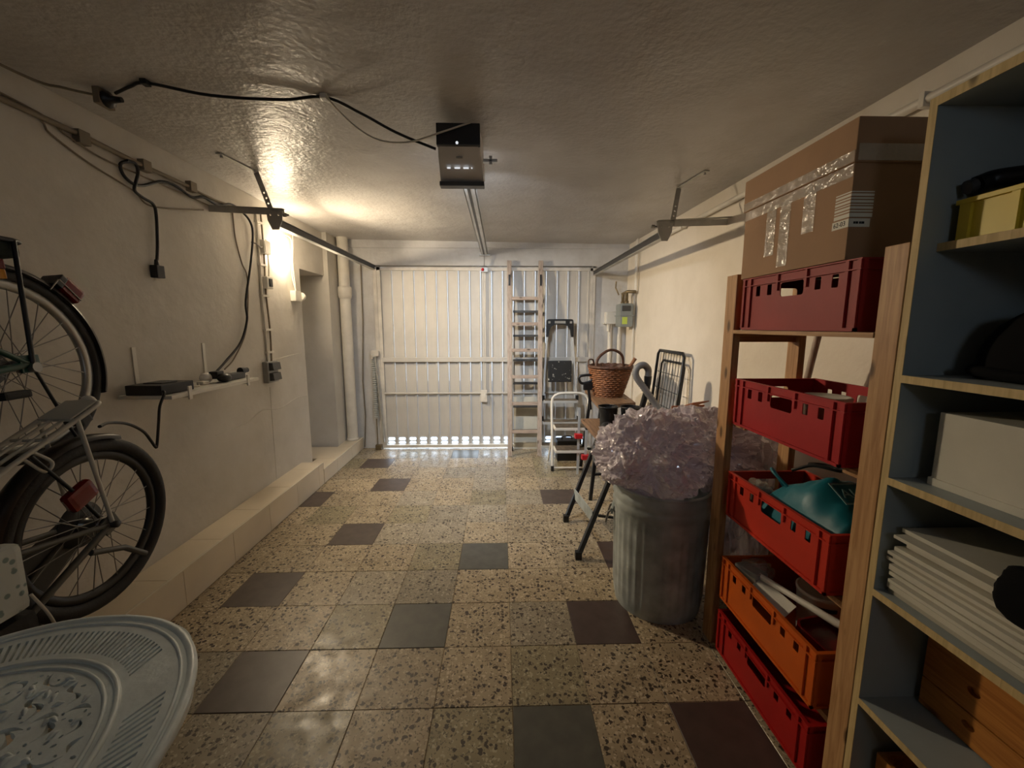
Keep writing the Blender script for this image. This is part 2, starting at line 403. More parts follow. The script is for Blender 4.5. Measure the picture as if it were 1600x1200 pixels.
    def build(s, name, m, parent=None, off=None):
        if parent is not None:
            o = off if off is not None else wloc(parent)
            s.v = [p - o for p in s.v]
        me = s.mesh(name); me.materials.append(m)
        return link(name, me, parent)
def wloc(o):
    l = Vector((0, 0, 0))
    while o is not None: l += o.location; o = o.parent
    return l
def link(name, me, parent=None):
    o = bpy.data.objects.new(name, me); COL.objects.link(o)
    if parent is not None: o.parent = parent
    return o
def tag(o, label, category=None, group=None, kind=None):
    o['label'] = label
    if category: o['category'] = category
    if group: o['group'] = group
    if kind: o['kind'] = kind
    return o
def thing(name, label, category, loc=(0, 0, 0), group=None, kind=None):
    o = bpy.data.objects.new(name, None); o.empty_display_size = 0.05; COL.objects.link(o); o.location = loc
    return tag(o, label, category, group, kind)
def copy_tree(o, parent=None):
    c = o.copy(); COL.objects.link(c); c.parent = parent
    for ch in list(o.children): copy_tree(ch, c)
    return c
def text(name, body, size, m, parent, M, ext=0.0006):
    cu = bpy.data.curves.new(name, 'FONT'); cu.body = body; cu.size = size; cu.extrude = ext; cu.align_x = 'CENTER'; cu.align_y = 'CENTER'
    t = bpy.data.objects.new(name, cu); COL.objects.link(t); bpy.context.view_layer.update()
    me = bpy.data.meshes.new_from_object(t); bpy.data.objects.remove(t)
    me.transform(M); 
    if parent is not None: me.transform(Matrix.Translation(-wloc(parent)))
    me.materials.clear(); me.materials.append(m)
    return link(name, me, parent)
def rrect(x0, x1, y0, y1, r, n=3):
    P = []
    for cx, cy, a0 in ((x1 - r, y0 + r, -PI / 2), (x1 - r, y1 - r, 0), (x0 + r, y1 - r, PI / 2), (x0 + r, y0 + r, PI)):
        for i in range(n + 1):
            a = a0 + (PI / 2) * i / n; P.append((cx + r * math.cos(a), cy + r * math.sin(a)))
    return P
def rect(x0, x1, y0, y1): return [(x0, y0), (x1, y0), (x1, y1), (x0, y1)]
def ell(cx, cy, rx, ry, n=10, rot=0):
    return [(cx + rx * math.cos(2 * PI * i / n) * math.cos(rot) - ry * math.sin(2 * PI * i / n) * math.sin(rot),
             cy + rx * math.cos(2 * PI * i / n) * math.sin(rot) + ry * math.sin(2 * PI * i / n) * math.cos(rot)) for i in range(n)]
def frame_M(o, x, y, z):
    return Matrix(((x[0], y[0], z[0], o[0]), (x[1], y[1], z[1], o[1]), (x[2], y[2], z[2], o[2]), (0, 0, 0, 1)))
# ================================================================== the room
def ceil_z(x): return 2.366 - 0.012 * x
def rwall_x(y): return 1.45 + (4.79 - y) * 0.029
YB = 4.79
WL = -1.83
# floor: grout bed with one object per tile
b = MB(); b.box(-2.3, 1.75, -1.75, 4.95, -0.12, -0.0022)
floor = tag(b.build('floor', M_GROUT), 'terrazzo tile floor of the garage', 'floor', kind='structure')
GX, GY, T = 0.0403, 1.387, 0.30
dark = {(-4, 0): T_BROWN, (-2, 1): T_SLATE, (-5, 2): T_BROWN, (-4, 4): T_BROWN, (-1, 3): T_SLATE, (-4, 7): T_BROWN, (-5, 9): T_BROWN,
        (1, 1): T_MAROON, (0, -1): T_SLATE, (2, -1): T_MAROON, (1, 6): T_BROWN, (2, 3): T_MAROON, (-6, 6): T_BROWN, (-2, 10): T_SLATE, (3, 4): T_BROWN,
        (-3, -4): T_BROWN, (1, -5): T_SLATE}
soft = {(-3, 5): T_GREEN, (-2, 5): T_GREY, (-2, 8): T_GREY, (-3, 9): T_GREY, (-3, 10): T_GREY, (-1, 6): T_GREEN, (0, 6): T_GREY, (-3, 1): T_GREEN, (-1, 10): T_GREY,
        (-2, 3): T_GREEN, (-3, -1): T_GREEN, (-1, -1): T_GREEN, (0, 1): T_GREY, (0, 0): T_GREEN, (-1, 7): T_GREY, (-4, 10): T_GREEN, (1, 8): T_GREEN, (1, 9): T_GREEN,
        (-3, 2): T_GREY, (2, 8): T_GREY, (0, 10): T_GREY, (-6, 9): T_GREEN, (-5, 5): T_GREEN}
tile_me = {}
def tile_mesh(x0, x1, y0, y1, m):
    g = 0.0010
    key = (round(x1 - x0, 3), round(y1 - y0, 3), m.name)
    if key not in tile_me:
        w, d = (x1 - x0) / 2 - g, (y1 - y0) / 2 - g; t = 0.0015
        q = MB()
        V = [(-w, -d, -0.012), (w, -d, -0.012), (w, d, -0.012), (-w, d, -0.012), (-w, -d, -t), (w, -d, -t), (w, d, -t), (-w, d, -t),
             (-w + t, -d + t, 0), (w - t, -d + t, 0), (w - t, d - t, 0), (-w + t, d - t, 0)]
        F = [(8, 9, 10, 11)] + [(i, (i + 1) % 4, (i + 1) % 4 + 4, i + 4) for i in range(4)] + [(i + 4, (i + 1) % 4 + 4, (i + 1) % 4 + 8, i + 8) for i in range(4)]
        q._add(V, F); me = q.mesh('tile'); me.materials.append(m); tile_me[key] = me
    return tile_me[key]
rt = random.Random(3)
for k in range(-9, 12):
    for i in range(-7, 6):
        x0, x1, y0, y1 = GX + T * i, GX + T * i + T, GY + T * k, GY + T * k + T
        x0 = max(x0, -1.632); x1 = min(x1, rwall_x(y1) + 0.004); y1 = min(y1, 4.80)
        if x1 - x0 < 0.03 or y1 - y0 < 0.03: continue
        m = dark.get((i, k)) or soft.get((i, k)) or (T_STD if rt.random() < 0.86 else T_GREY)
        o = link('tile', tile_mesh(x0, x1, y0, y1, m), floor)
        o.location = ((x0 + x1) / 2, (y0 + y1) / 2, rt.uniform(-0.0008, 0.0006)); 
# ceiling
b = MB(); X0, X1 = -2.35, 1.95
b._add([(X0, -1.9, ceil_z(X0)), (X1, -1.9, ceil_z(X1)), (X1, 5.05, ceil_z(X1)), (X0, 5.05, ceil_z(X0)), (X0, -1.9, 2.56), (X1, -1.9, 2.56), (X1, 5.05, 2.56), (X0, 5.05, 2.56)],
       [(0, 3, 2, 1), (4, 5, 6, 7), (0, 1, 5, 4), (1, 2, 6, 5), (2, 3, 7, 6), (3, 0, 4, 7)])
tag(b.build('ceiling', M_CEIL), 'uneven painted ceiling', 'ceiling', kind='structure')
# left wall with the recess
b = MB()
b.box(-2.35, WL, -1.75, 3.90, -0.1, 2.45)
b.box(-2.35, WL, 3.90, 4.43, 1.955, 2.45)
b.box(-2.35, -2.16, 3.90, 4.43, -0.1, 1.955)
b.box(-2.35, -1.785, 4.43, 5.0, -0.1, 2.45)
# the old repair seam standing a little proud of the plaster
b.tube(cat([(WL, 2.62, 0.745), (WL, 2.95, 0.752), (WL, 3.15, 0.80), (WL, 3.4, 0.765), (WL, 3.68, 0.80), (WL, 3.89, 0.79)], 5), [0.003] * 26, 6)
b.tube([(WL, 3.30, 1.165), (WL, 3.89, 1.20)], 0.0025, 6)
b.tube([(WL, 3.275, 0.96), (WL, 3.262, 0.21)], 0.003, 6)
tag(b.build('wall_left', M_WALL), 'white plastered left wall with a doorway recess', 'wall', kind='structure')
# recess door leaf at the back of the niche
dr = thing('door_2', 'white door leaf deep in the left recess', 'door', (-2.155, 4.16, 0.137), kind='structure')
b = MB(); b.box(-2.16, -2.135, 3.905, 4.425, 0.137, 1.953); b.build('leaf', M_DOORF, dr)
b = MB(); b.box(-2.135, -2.115, 3.905, 3.94, 0.137, 1.953); b.box(-2.135, -2.115, 4.39, 4.425, 0.137, 1.953); b.build('door_frame', M_PIPE, dr)
# right wall, slightly skew
b = MB(); ya, yb_ = -1.75, 5.0
P = [(rwall_x(ya), ya), (2.2, ya), (2.2, yb_), (rwall_x(yb_), yb_)]
b._add([(x, y, z) for z in (-0.1, 2.45) for x, y in P], [(0, 1, 2, 3), (7, 6, 5, 4), (0, 4, 5, 1), (1, 5, 6, 2), (2, 6, 7, 3), (3, 7, 4, 0)])
tag(b.build('wall_right', M_WALLR), 'smooth cream right wall', 'wall', kind='structure')
# wall around the garage door
b = MB()
b.box(-1.9, -1.425, YB, 5.02, -0.1, 2.45); b.box(1.07, 1.75, YB, 5.02, -0.1, 2.45); b.box(-1.425, 1.07, YB, 5.02, 2.105, 2.45)
b.box(-1.785, 1.46, YB - 0.022, YB + 0.01, 2.30, 2.45)
tag(b.build('wall_front', M_BACK), 'painted piers and lintel around the garage door', 'wall', kind='structure')
# wall behind the camera with a small window added for cool fill light
b = MB()
b.box(-2.0, -0.1, -1.85, -1.6, -0.1, 2.45); b.box(0.4, 1.8, -1.85, -1.6, -0.1, 2.45); b.box(-0.1, 0.4, -1.85, -1.6, -0.1, 1.85); b.box(-0.1, 0.4, -1.85, -1.6, 2.15, 2.45)
tag(b.build('wall_rear', M_WALL), 'plastered wall at the rear of the garage', 'wall', kind='structure')
wn = thing('added_window_1', 'unseen small high window added in the rear wall for cool fill light', 'window', (0.15, -1.72, 1.85), kind='structure')
b = MB(); b.box(-0.1, 0.4, -1.74, -1.70, 1.85, 1.88); b.box(-0.1, 0.4, -1.74, -1.70, 2.12, 2.15); b.box(-0.1, -0.07, -1.74, -1.70, 1.88, 2.12); b.box(0.37, 0.4, -1.74, -1.70, 1.88, 2.12); b.box(0.14, 0.16, -1.74, -1.70, 1.88, 2.12)
b.build('window_frame', M_WPLAST, wn)
mg, ntg, bg = new_mat('window_glass'); tg = N(ntg, 'ShaderNodeBsdfTransparent'); gl = N(ntg, 'ShaderNodeBsdfGlossy'); gl.inputs['Roughness'].default_value = 0.02
mxg = N(ntg, 'ShaderNodeMixShader'); mxg.inputs[0].default_value = 0.06
ntg.links.new(tg.outputs[0], mxg.inputs[1]); ntg.links.new(gl.outputs[0], mxg.inputs[2]); ntg.links.new(mxg.outputs[0], ntg.nodes['Material Output'].inputs['Surface'])
for xa, xb in ((-0.07, 0.14), (0.16, 0.37)):
    b = MB(); b.box(xa, xb, -1.724, -1.718, 1.88, 2.12); b.build('pane', mg, wn)
# outside ground in front of the garage door
b = MB(); b.box(-6, 6, 5.02, 11, -0.14, -0.02); tag(b.build('driveway', M_DRIVE), 'pale concrete driveway outside the garage door', 'ground', kind='structure')

# tiled step along the left wall
cb = thing('trim_1', 'cream tiled step along the left wall', 'step', (-1.73, 2.0, 0), kind='structure')
b = MB(); b.box(WL - 0.01, -1.640, -1.6, 3.68, -0.01, 0.192); b.box(-2.16, -1.640, 3.68, YB + 0.01, -0.01, 0.127); b.build('step_core', M_GROUT, cb)
def ctile(x0, x1, y0, y1, z0, z1):
    q = MB(); q.box(x0, x1, y0, y1, z0, z1, 0.0015); q.build('tile', M_CURB, cb)
ys = [3.586 - 0.3965 * i for i in range(14)]
ys = [3.68] + ys
for i in range(len(ys) - 1):
    if ys[i + 1] < -1.6: break
    ctile(-1.640, -1.632, ys[i + 1] + 0.0015, ys[i] - 0.0015, 0.0, 0.196)
yt = [3.68, 3.50] + [3.50 - 0.3965 * i for i in range(1, 13)]
for i in range(len(yt) - 1):
    ctile(WL, -1.641, yt[i + 1] + 0.0015, yt[i] - 0.0015, 0.192, 0.200)
ctile(-1.83, -1.641, 3.681, 3.689, 0.135, 0.200)
yl = [3.69, 4.0, 4.4, 4.788]
for i in range(3):
    ctile(-1.640, -1.632, yl[i] + 0.0015, yl[i + 1] - 0.0015, 0.0, 0.131)
    ctile(-2.13 if yl[i] > 3.8 and yl[i] < 4.1 else (-1.83 if i == 0 else -1.785), -1.641, yl[i] + 0.0015, min(yl[i + 1], 4.43 if i == 1 else 9) - 0.0015, 0.127, 0.135)
b = MB(); b.box(-1.642, -1.630, -1.6, 3.682, 0.194, 0.2025, 0.002); b.build('edge_strip', M_CURBEDGE, cb)
b = MB(); b.box(-1.642, -1.630, 3.684, 4.788, 0.129, 0.1375, 0.002); b.build('edge_strip', M_CURBEDGE, cb)
b = MB(); b.box(-1.642, -1.630, 3.676, 3.6845, 0.132, 0.2, 0.002); b.build('edge_strip', M_CURBEDGE, cb)

# ------------------------------------------------------------------ garage door
gd = thing('door_1', 'white corrugated up-and-over garage door with vent slots', 'garage door', (-0.15, 4.79, 0), kind='structure')
PW = 0.1243; PX0 = -1.348
b = MB()
slots = []
outer = rect(0.0005, PW - 0.0005, 0.03, 2.075)
for z0, z1 in ((0.054, 0.086), (0.097, 0.134)):
    slots.append(rrect(0.012, 0.092, z0, z1, 0.014, 3))
b.plate(outer, slots, 0.003, frame_M((0, 0, 0), (1, 0, 0), (0, 0, 1), (0, -1, 0)))
# pressed rib at the right edge of each sheet
prof = [(0.098, 0), (0.103, -0.016), (0.119, -0.016), (0.124, 0)]
b._add([(x, y - 0.003, z) for z in (0.16, 2.06) for x, y in prof], [(0, 1, 5, 4), (1, 2, 6, 5), (2, 3, 7, 6), (0, 3, 2, 1), (4, 5, 6, 7)])
prof = [(0.046, 0), (0.048, -0.003), (0.052, -0.003), (0.054, 0)]
panel_me = b.mesh('panel'); panel_me.materials.append(M_DOOR)
for i in range(19):
    o = link('panel', panel_me, gd); o.location = Vector((PX0 + PW * i, 4.783, 0)) - wloc(gd)
# raised surround of each vent
for i in range(19):
    q = MB(); x = PX0 + PW * i
    q.box(x + 0.004, x + 0.009, 4.774, 4.780, 0.046, 0.142); q.box(x + 0.095, x + 0.100, 4.774, 4.780, 0.046, 0.142)
    q.box(x + 0.004, x + 0.100, 4.774, 4.780, 0.0885, 0.0945)
    q.box(x + 0.004, x + 0.100, 4.774, 4.780, 0.137, 0.142)
    if i == 0:
        vm = MB(); vm.v = [p - Vector((x, 0, 0)) for p in q.v]; vm.f = q.f; vm.sm = q.sm; vent_me = vm.mesh('vent_frame'); vent_me.materials.append(M_DOORF)
    o = link('vent_frame', vent_me, gd); o.location = Vector((x, 0, 0)) - wloc(gd)
b = MB()
b.box(-1.385, -1.347, 4.755, 4.79, 0.02, 2.085); b.box(1.013, 1.04, 4.755, 4.79, 0.02, 2.085); b.box(-1.385, 1.04, 4.755, 4.79, 2.055, 2.085); b.box(-1.385, 1.04, 4.748, 4.79, 0.012, 0.048)
b.build('leaf_frame', M_DOORF, gd)
b = MB(); b.box(-1.425, -1.387, 4.755, 4.83, 0.0, 2.105); b.box(1.042, 1.072, 4.755, 4.83, 0.0, 2.105); b.box(-1.425, 1.072, 4.755, 4.83, 2.088, 2.11); b.build('outer_frame', M_DOORF, gd)
b = MB(); b.box(-1.36, 1.02, 4.742, 4.764, 1.03, 1.082, 0.003); b.build('cross_bar', M_DOOR, gd)
b = MB(); b.tube([(-1.35, 4.752, 0.664), (1.01, 4.752, 0.664)], 0.009, 10); b.build('lock_rod', M_DOOR, gd)
b = MB(); b.box(-0.235, -0.165, 4.735, 4.765, 0.56, 0.70, 0.004); b.tube([(-0.185, 4.734, 0.66), (-0.185, 4.715, 0.66), (-0.185, 4.705, 0.61)], 0.006, 8); b.build('lock_box', M_DOORF, gd)
for dx in (-0.197, -0.178):
    b = MB(); b.tube([(dx, 4.757, 0.70), (dx, 4.752, 2.05)], 0.004, 8); b.build('lock_cable', M_DOORF, gd)
b = MB(); b.tube([(-1.40, 4.75, 2.10), (1.03, 4.75, 2.10)], 0.007, 8); b.build('tie_rod', M_STEEL, gd)
b = MB(); b.box(-0.225, -0.145, 4.725, 4.765, 2.035, 2.085, 0.003); b.build('arm_bracket', M_ZINC, gd)
b = MB(); b.ball((-0.20, 4.715, 2.06), 0.018, 10, 6); b.build('release_knob', M_RED, gd)
# counterweight spring and lever at the left jamb
sp = thing('door_spring', 'long coil spring with lever arm beside the garage door', 'spring', (-1.44, 4.70, 0.0))
b = MB(); pts = []
for i in range(30 * 8 + 1):
    a = 2 * PI * i / 8; z = 0.38 + 0.74 * i / 240
    pts.append((-1.448 + 0.024 * math.cos(a), 4.725 + 0.024 * math.sin(a), z))
b.tube(pts, 0.0048, 5); b.build('coil', M_GALV, sp)
b = MB(); b.bar((-1.43, 4.715, 1.13), (-1.372, 4.725, 0.09), 0.028, 0.012, (1, 0, 0)); b.build('lever_arm', M_ZINC, sp)
b = MB(); b.box(-1.475, -1.39, 4.70, 4.75, 1.10, 1.16, 0.004); b.tube([(-1.46, 4.69, 1.08), (-1.46, 4.76, 1.08)], 0.012, 8); b.build('spring_anchor', M_DOORF, sp)
b = MB(); b.tube([(-1.448, 4.725, 0.37), (-1.445, 4.725, 0.06)], 0.006, 6); b.box(-1.47, -1.40, 4.70, 4.755, 0.0, 0.06, 0.004); b.build('foot_anchor', M_BRASS, sp)
# ================================================================== left wall fittings
# soil pipe
pp = thing('drain_pipe', 'thick white vertical drain pipe with socket collar', 'pipe', (-1.715, 4.675, 0.135))
b = MB(); b.lathe([(0.058, 0.135), (0.058, 2.395)], (-1.715, 4.675, 0), 24); b.build('pipe', M_PIPE, pp)
b = MB(); b.lathe([(0.058, 1.735), (0.066, 1.745), (0.074, 1.775), (0.074, 1.84), (0.070, 1.862), (0.058, 1.87)], (-1.715, 4.675, 0), 24); b.build('collar', M_PIPE, pp)
b = MB(); b.lathe([(0.058, 0.135), (0.066, 0.136), (0.064, 0.16), (0.058, 0.165)], (-1.715, 4.675, 0), 24); b.build('base_seal', M_PIPE, pp)
# lamp
lp = thing('wall_lamp', 'glowing warm oval bulkhead lamp on the left wall', 'lamp', (-1.83, 3.58, 2.03))
b = MB(); b.lathe([(0.0, 0), (0.040, 0.0), (0.040, 0.018), (0.034, 0.03), (0, 0.03)], (-1.83, 0, 0), 24, 'X'); b.xf(Matrix.Translation((0, 3.575, 2.03)) @ Matrix.Diagonal((1, 1.35, 0.95, 1))); b.build('base', M_WPLAST, lp)
b = MB(); b.ball((-1.788, 3.575, 2.03), (0.040, 0.086, 0.060), 24, 14); b.build('globe', M_GLOBE, lp)
lb_ = bpy.data.lights.new('wall_lamp_beam', 'AREA'); lb_.shape = 'ELLIPSE'; lb_.size = 0.11; lb_.size_y = 0.15; lb_.energy = LAMP_BEAM; lb_.color = (1.0, 0.815, 0.565)
lbo = bpy.data.objects.new('wall_lamp_beam', lb_); lbo.location = (-1.744, 3.575, 2.03); lbo.rotation_euler = (0, math.radians(-90 + 20), 0); lb_.spread = math.radians(140); COL.objects.link(lbo)
# cable clips helper
def cable(name, label, pts, r, m, n=6, group=None, cat_='cable'):
    q = MB(); q.tube(cat(pts, n), r, 7); return tag(q.build(name, m), label, cat_, group)
# surface conduits down the left wall
cd = thing('wall_conduit', 'pair of painted conduits clipped down the left wall below the junction box', 'conduit', (-1.82, 3.30, 1.16))
b = MB(); b.tube([(-1.818, 3.262, 2.30), (-1.818, 3.250, 1.60), (-1.818, 3.262, 1.16)], 0.009, 8); b.build('pipe', M_PIPE, cd)
b = MB(); b.tube(cat([(-1.815, 3.315, 2.32), (-1.815, 3.318, 2.0), (-1.815, 3.30, 1.70), (-1.815, 3.315, 1.40), (-1.815, 3.302, 1.165)], 6), 0.007, 8); b.build('cable', M_CABLEG, cd)
b = MB(); b.tube(cat([(-1.815, 3.36, 2.10), (-1.815, 3.372, 1.95), (-1.815, 3.36, 1.82)], 6), 0.006, 8); b.build('cable', M_CABLEW, cd)
for z in (2.21, 1.90, 1.67, 1.41, 1.235):
    b = MB(); b.box(-1.83, -1.806, 3.245, 3.335, z - 0.008, z + 0.008, 0.002); b.build('clip', M_WPLAST, cd)
def wbox(name, label, y0, y1, z0, z1, d, m, cat_='box'):
    q = thing(name, label, cat_, (WL, (y0 + y1) / 2, z0))
    w = MB(); w.box(WL, WL + d, y0, y1, z0, z1, 0.004); w.build('housing', m, q)
    return q
jb = wbox('junction_box', 'white junction box left of the glowing lamp', 3.275, 3.37, 1.985, 2.085, 0.045, M_WPLAST)
b = MB(); b.box(-1.786, -1.782, 3.283, 3.362, 1.993, 2.077, 0.001); b.build('lid', M_WPLAST, jb)
b = MB(); b.tube([(WL, 3.19, 2.05), (-1.80, 3.20, 2.04), (-1.79, 3.235, 2.02), (-1.80, 3.27, 2.03)], 0.007, 6); b.build('stub', M_STEEL, jb)
sw = wbox('light_switch', 'small white light switch under the junction box', 3.275, 3.36, 1.725, 1.815, 0.045, M_WPLAST, 'switch')
b = MB(); b.box(-1.786, -1.774, 3.30, 3.335, 1.74, 1.80, 0.003); b.build('rocker', M_DPLAST, sw)
ds = wbox('door_buzzer', 'white surface box with round knob at the recess edge', 3.70, 3.80, 1.655, 1.745, 0.05, M_WPLAST)
b = MB(); b.lathe([(0.036, 0.0), (0.036, 0.03), (0.028, 0.042), (0, 0.042)], (0, 0, 0), 18, 'Y'); b.xf(Matrix.Translation((-1.79, 3.80, 1.70))); b.build('knob', M_WPLAST, ds)
cable('lead_wire', 'white wire running down to the round-knob box at the recess', [(-1.80, 3.60, 2.19), (-1.80, 3.70, 2.19), (-1.81, 3.752, 2.15), (-1.818, 3.755, 2.0), (-1.818, 3.74, 1.86), (-1.80, 3.745, 1.745)], 0.005, M_CABLEW)
cable('lead_wire', 'second white wire drooping from the left rail to the knob box', [(-1.80, 3.765, 2.25), (-1.812, 3.77, 2.1), (-1.818, 3.765, 1.95), (-1.806, 3.762, 1.745)], 0.004, M_CABLEW)
sk = thing('wall_socket', 'grey double wall socket with dark flaps on the left wall', 'socket', (WL, 3.27, 1.0))
b = MB(); b.box(WL, -1.79, 3.195, 3.345, 1.0, 1.165, 0.006); b.build('housing', M_GPLAST, sk)
for z in (1.015, 1.095):
    b = MB(); b._add([(x, y, zz) for (x, zz) in ((-1.79, z), (-1.755, z + 0.004), (-1.762, z + 0.06), (-1.79, z + 0.062)) for y in (3.215, 3.325)],
                     [(0, 1, 3, 2), (2, 3, 5, 4), (4, 5, 7, 6), (0, 2, 4, 6), (1, 7, 5, 3)]); b.build('flap', M_DPLAST, sk)
# horizontal run near the ceiling
hr = thing('wall_conduit', 'long painted conduit run along the top of the left wall', 'conduit', (-1.82, 1.0, 2.25))
b = MB(); b.tube([(-1.815, 0.2, 2.262), (-1.815, 1.97, 2.258), (-1.815, 2.30, 2.243)], 0.012, 8); b.build('pipe', M_CABLEG, hr)
b = MB(); b.tube([(-1.815, 2.31, 2.246), (-1.815, 2.63, 2.243)], 0.011, 8); b.build('pipe', M_CABLEG, hr)
for y in (1.97, 2.29, 2.61):
    b = MB(); b.box(WL, -1.797, y - 0.03, y + 0.02, 2.22, 2.275, 0.003); b.build('clip', M_CABLEG, hr)
b = MB(); b.tube(cat([(-1.818, 2.63, 2.24), (-1.818, 2.85, 2.235), (-1.818, 3.10, 2.26), (-1.818, 3.26, 2.27)], 5), 0.007, 7); b.build('pipe', M_CABLEG, hr)
cable('wall_cable', 'thin grey cable sagging across the dark upper left wall', [(-1.822, 0.9, 2.29), (-1.822, 1.72, 2.267), (-1.822, 1.844, 2.209), (-1.822, 1.994, 2.154), (-1.82, 2.201, 2.105), (-1.82, 2.28, 2.06), (-1.82, 2.428, 2.079), (-1.822, 2.70, 2.145)], 0.004, M_CABLEG)
cable('wall_cable', 'second thin grey cable close under the conduit', [(-1.82, 0.9, 2.30), (-1.82, 1.74, 2.278), (-1.82, 1.9, 2.235), (-1.82, 2.05, 2.20), (-1.82, 2.3, 2.195), (-1.82, 2.75, 2.185)], 0.004, M_CABLEG)
cable('wall_cable', 'black cable swagged along the top of the left wall and down to the shelf', [(-1.815, 2.226, 2.25), (-1.815, 2.149, 2.211), (-1.815, 2.152, 2.163), (-1.81, 2.193, 2.135), (-1.815, 2.256, 2.144), (-1.815, 2.366, 2.198), (-1.815, 2.437, 2.215), (-1.815, 2.509, 2.211), (-1.815, 2.603, 2.19), (-1.815, 2.703, 2.219), (-1.815, 2.828, 2.209), (-1.815, 2.96, 2.25), (-1.81, 3.06, 2.235), (-1.80, 3.139, 2.187), (-1.80, 3.165, 2.104), (-1.80, 3.111, 1.893), (-1.80, 3.01, 1.615), (-1.80, 3.005, 1.481), (-1.80, 2.91, 1.327), (-1.79, 2.72, 1.21), (-1.78, 2.60, 1.15)], 0.0075, M_CABLE)
cable('wall_cable', 'thin tan cable hanging beside the black drop cable', [(-1.822, 2.986, 2.235), (-1.822, 2.992, 2.046), (-1.822, 3.039, 1.882), (-1.822, 3.086, 1.8), (-1.822, 3.074, 1.619), (-1.822, 3.011, 1.391), (-1.815, 2.85, 1.221), (-1.80, 2.72, 1.16)], 0.0045, M_CABLEG)
pc = thing('power_lead', 'black looped lead hanging down the left wall with a square socket end', 'power lead', (-1.81, 2.27, 1.69))
b = MB(); b.tube(cat([(-1.81, 2.176, 2.235), (-1.81, 2.225, 2.236), (-1.81, 2.234, 2.197), (-1.805, 2.208, 2.143), (-1.81, 2.202, 2.103), (-1.81, 2.247, 2.083), (-1.81, 2.305, 2.068), (-1.81, 2.318, 2.02), (-1.81, 2.305, 1.873), (-1.81, 2.285, 1.765)], 6), 0.0075, 8); b.build('lead', M_CABLE, pc)
b = MB(); b.box(-1.828, -1.79, 2.258, 2.308, 1.690, 1.755, 0.005); b.lathe([(0.012, 1.75), (0.008, 1.785)], (-1.81, 2.284, 0), 10); b.build('socket_end', M_BLACK, pc)
# wall shelf
sh = thing('wall_shelf', 'narrow white shelf board on two brackets on the left wall', 'shelf', (-1.70, 2.33, 1.09))
b = MB(); b.box(WL + 0.002, -1.575, 1.985, 2.70, 1.090, 1.108, 0.002); b.build('board', M_WPLAST, sh)
for y in (2.10, 2.585):
    b = MB(); b.box(WL, WL + 0.006, y - 0.011, y + 0.011, 1.09, 1.335, 0.001); b.box(WL, -1.575, y - 0.011, y + 0.011, 1.082, 1.090, 0.001)
    b.box(-1.577, -1.569, y - 0.011, y + 0.011, 1.072, 1.14, 0.002); b.build('bracket', M_WPLAST, sh)
rb = thing('charger_box', 'flat black charger box on the left end of the wall shelf', 'charger', (-1.70, 2.09, 1.108))
b = MB(); b.box(-1.79, -1.62, 1.985, 2.195, 1.109, 1.158, 0.006); b.build('body', M_BLACK, rb)
b = MB(); b.box(-1.75, -1.66, 2.04, 2.14, 1.158, 1.164, 0.003); b.build('lid_panel', M_DPLAST, rb)
cable('charger_lead', 'black lead hanging below the charger box and up to the white bicycle', [(-1.62, 1.995, 1.13), (-1.60, 1.975, 1.12), (-1.59, 1.93, 1.07), (-1.58, 1.90, 1.0), (-1.57, 1.865, 0.905), (-1.57, 1.855, 0.895), (-1.565, 1.83, 0.93), (-1.56, 1.79, 0.985), (-1.54, 1.70, 1.04), (-1.49, 1.57, 1.075), (-1.43, 1.47, 1.085)], 0.006, M_CABLE)
ps = thing('power_strip', 'black and grey power strip with plugs on the right end of the wall shelf', 'power strip', (-1.68, 2.55, 1.108))
b = MB(); b.box(-1.70, -1.645, 2.50, 2.68, 1.109, 1.150, 0.005); b.build('body', M_DPLAST, ps)
b = MB(); b.ball((-1.645, 2.475, 1.135), (0.035, 0.045, 0.026), 14, 8); b.build('plug', M_BLACK, ps)
b = MB(); b.box(-1.71, -1.66, 2.44, 2.50, 1.13, 1.175, 0.008); b.build('plug', M_BLACK, ps)
b = MB(); b.lathe([(0.022, 0), (0.022, 0.03), (0.016, 0.05), (0.016, 0.07)], (0, 0, 0), 14, 'Y'); b.xf(Matrix.Translation((-1.665, 2.66, 1.155))); b.build('plug', M_BLACK, ps)
b = MB(); b.box(-1.695, -1.65, 2.52, 2.60, 1.150, 1.156, 0.002); b.build('label_plate', M_GPLAST, ps)
cw = thing('white_adapter', 'small white plug adapter beside the power strip', 'adapter', (-1.70, 2.42, 1.108))
b = MB(); b.ball((-1.72, 2.43, 1.14), (0.03, 0.04, 0.03), 14, 8); b.build('housing', M_WPLAST, cw)
b = MB(); b.box(-1.72, -1.68, 2.35, 2.40, 1.109, 1.128, 0.005); b.build('plug', M_WPLAST, cw)
b = MB(); b.tube(cat([(-1.72, 2.41, 1.125), (-1.70, 2.34, 1.116), (-1.66, 2.28, 1.114), (-1.69, 2.22, 1.114), (-1.65, 2.20, 1.114)], 5), 0.004, 6); b.build('lead', M_CABLEW, cw)

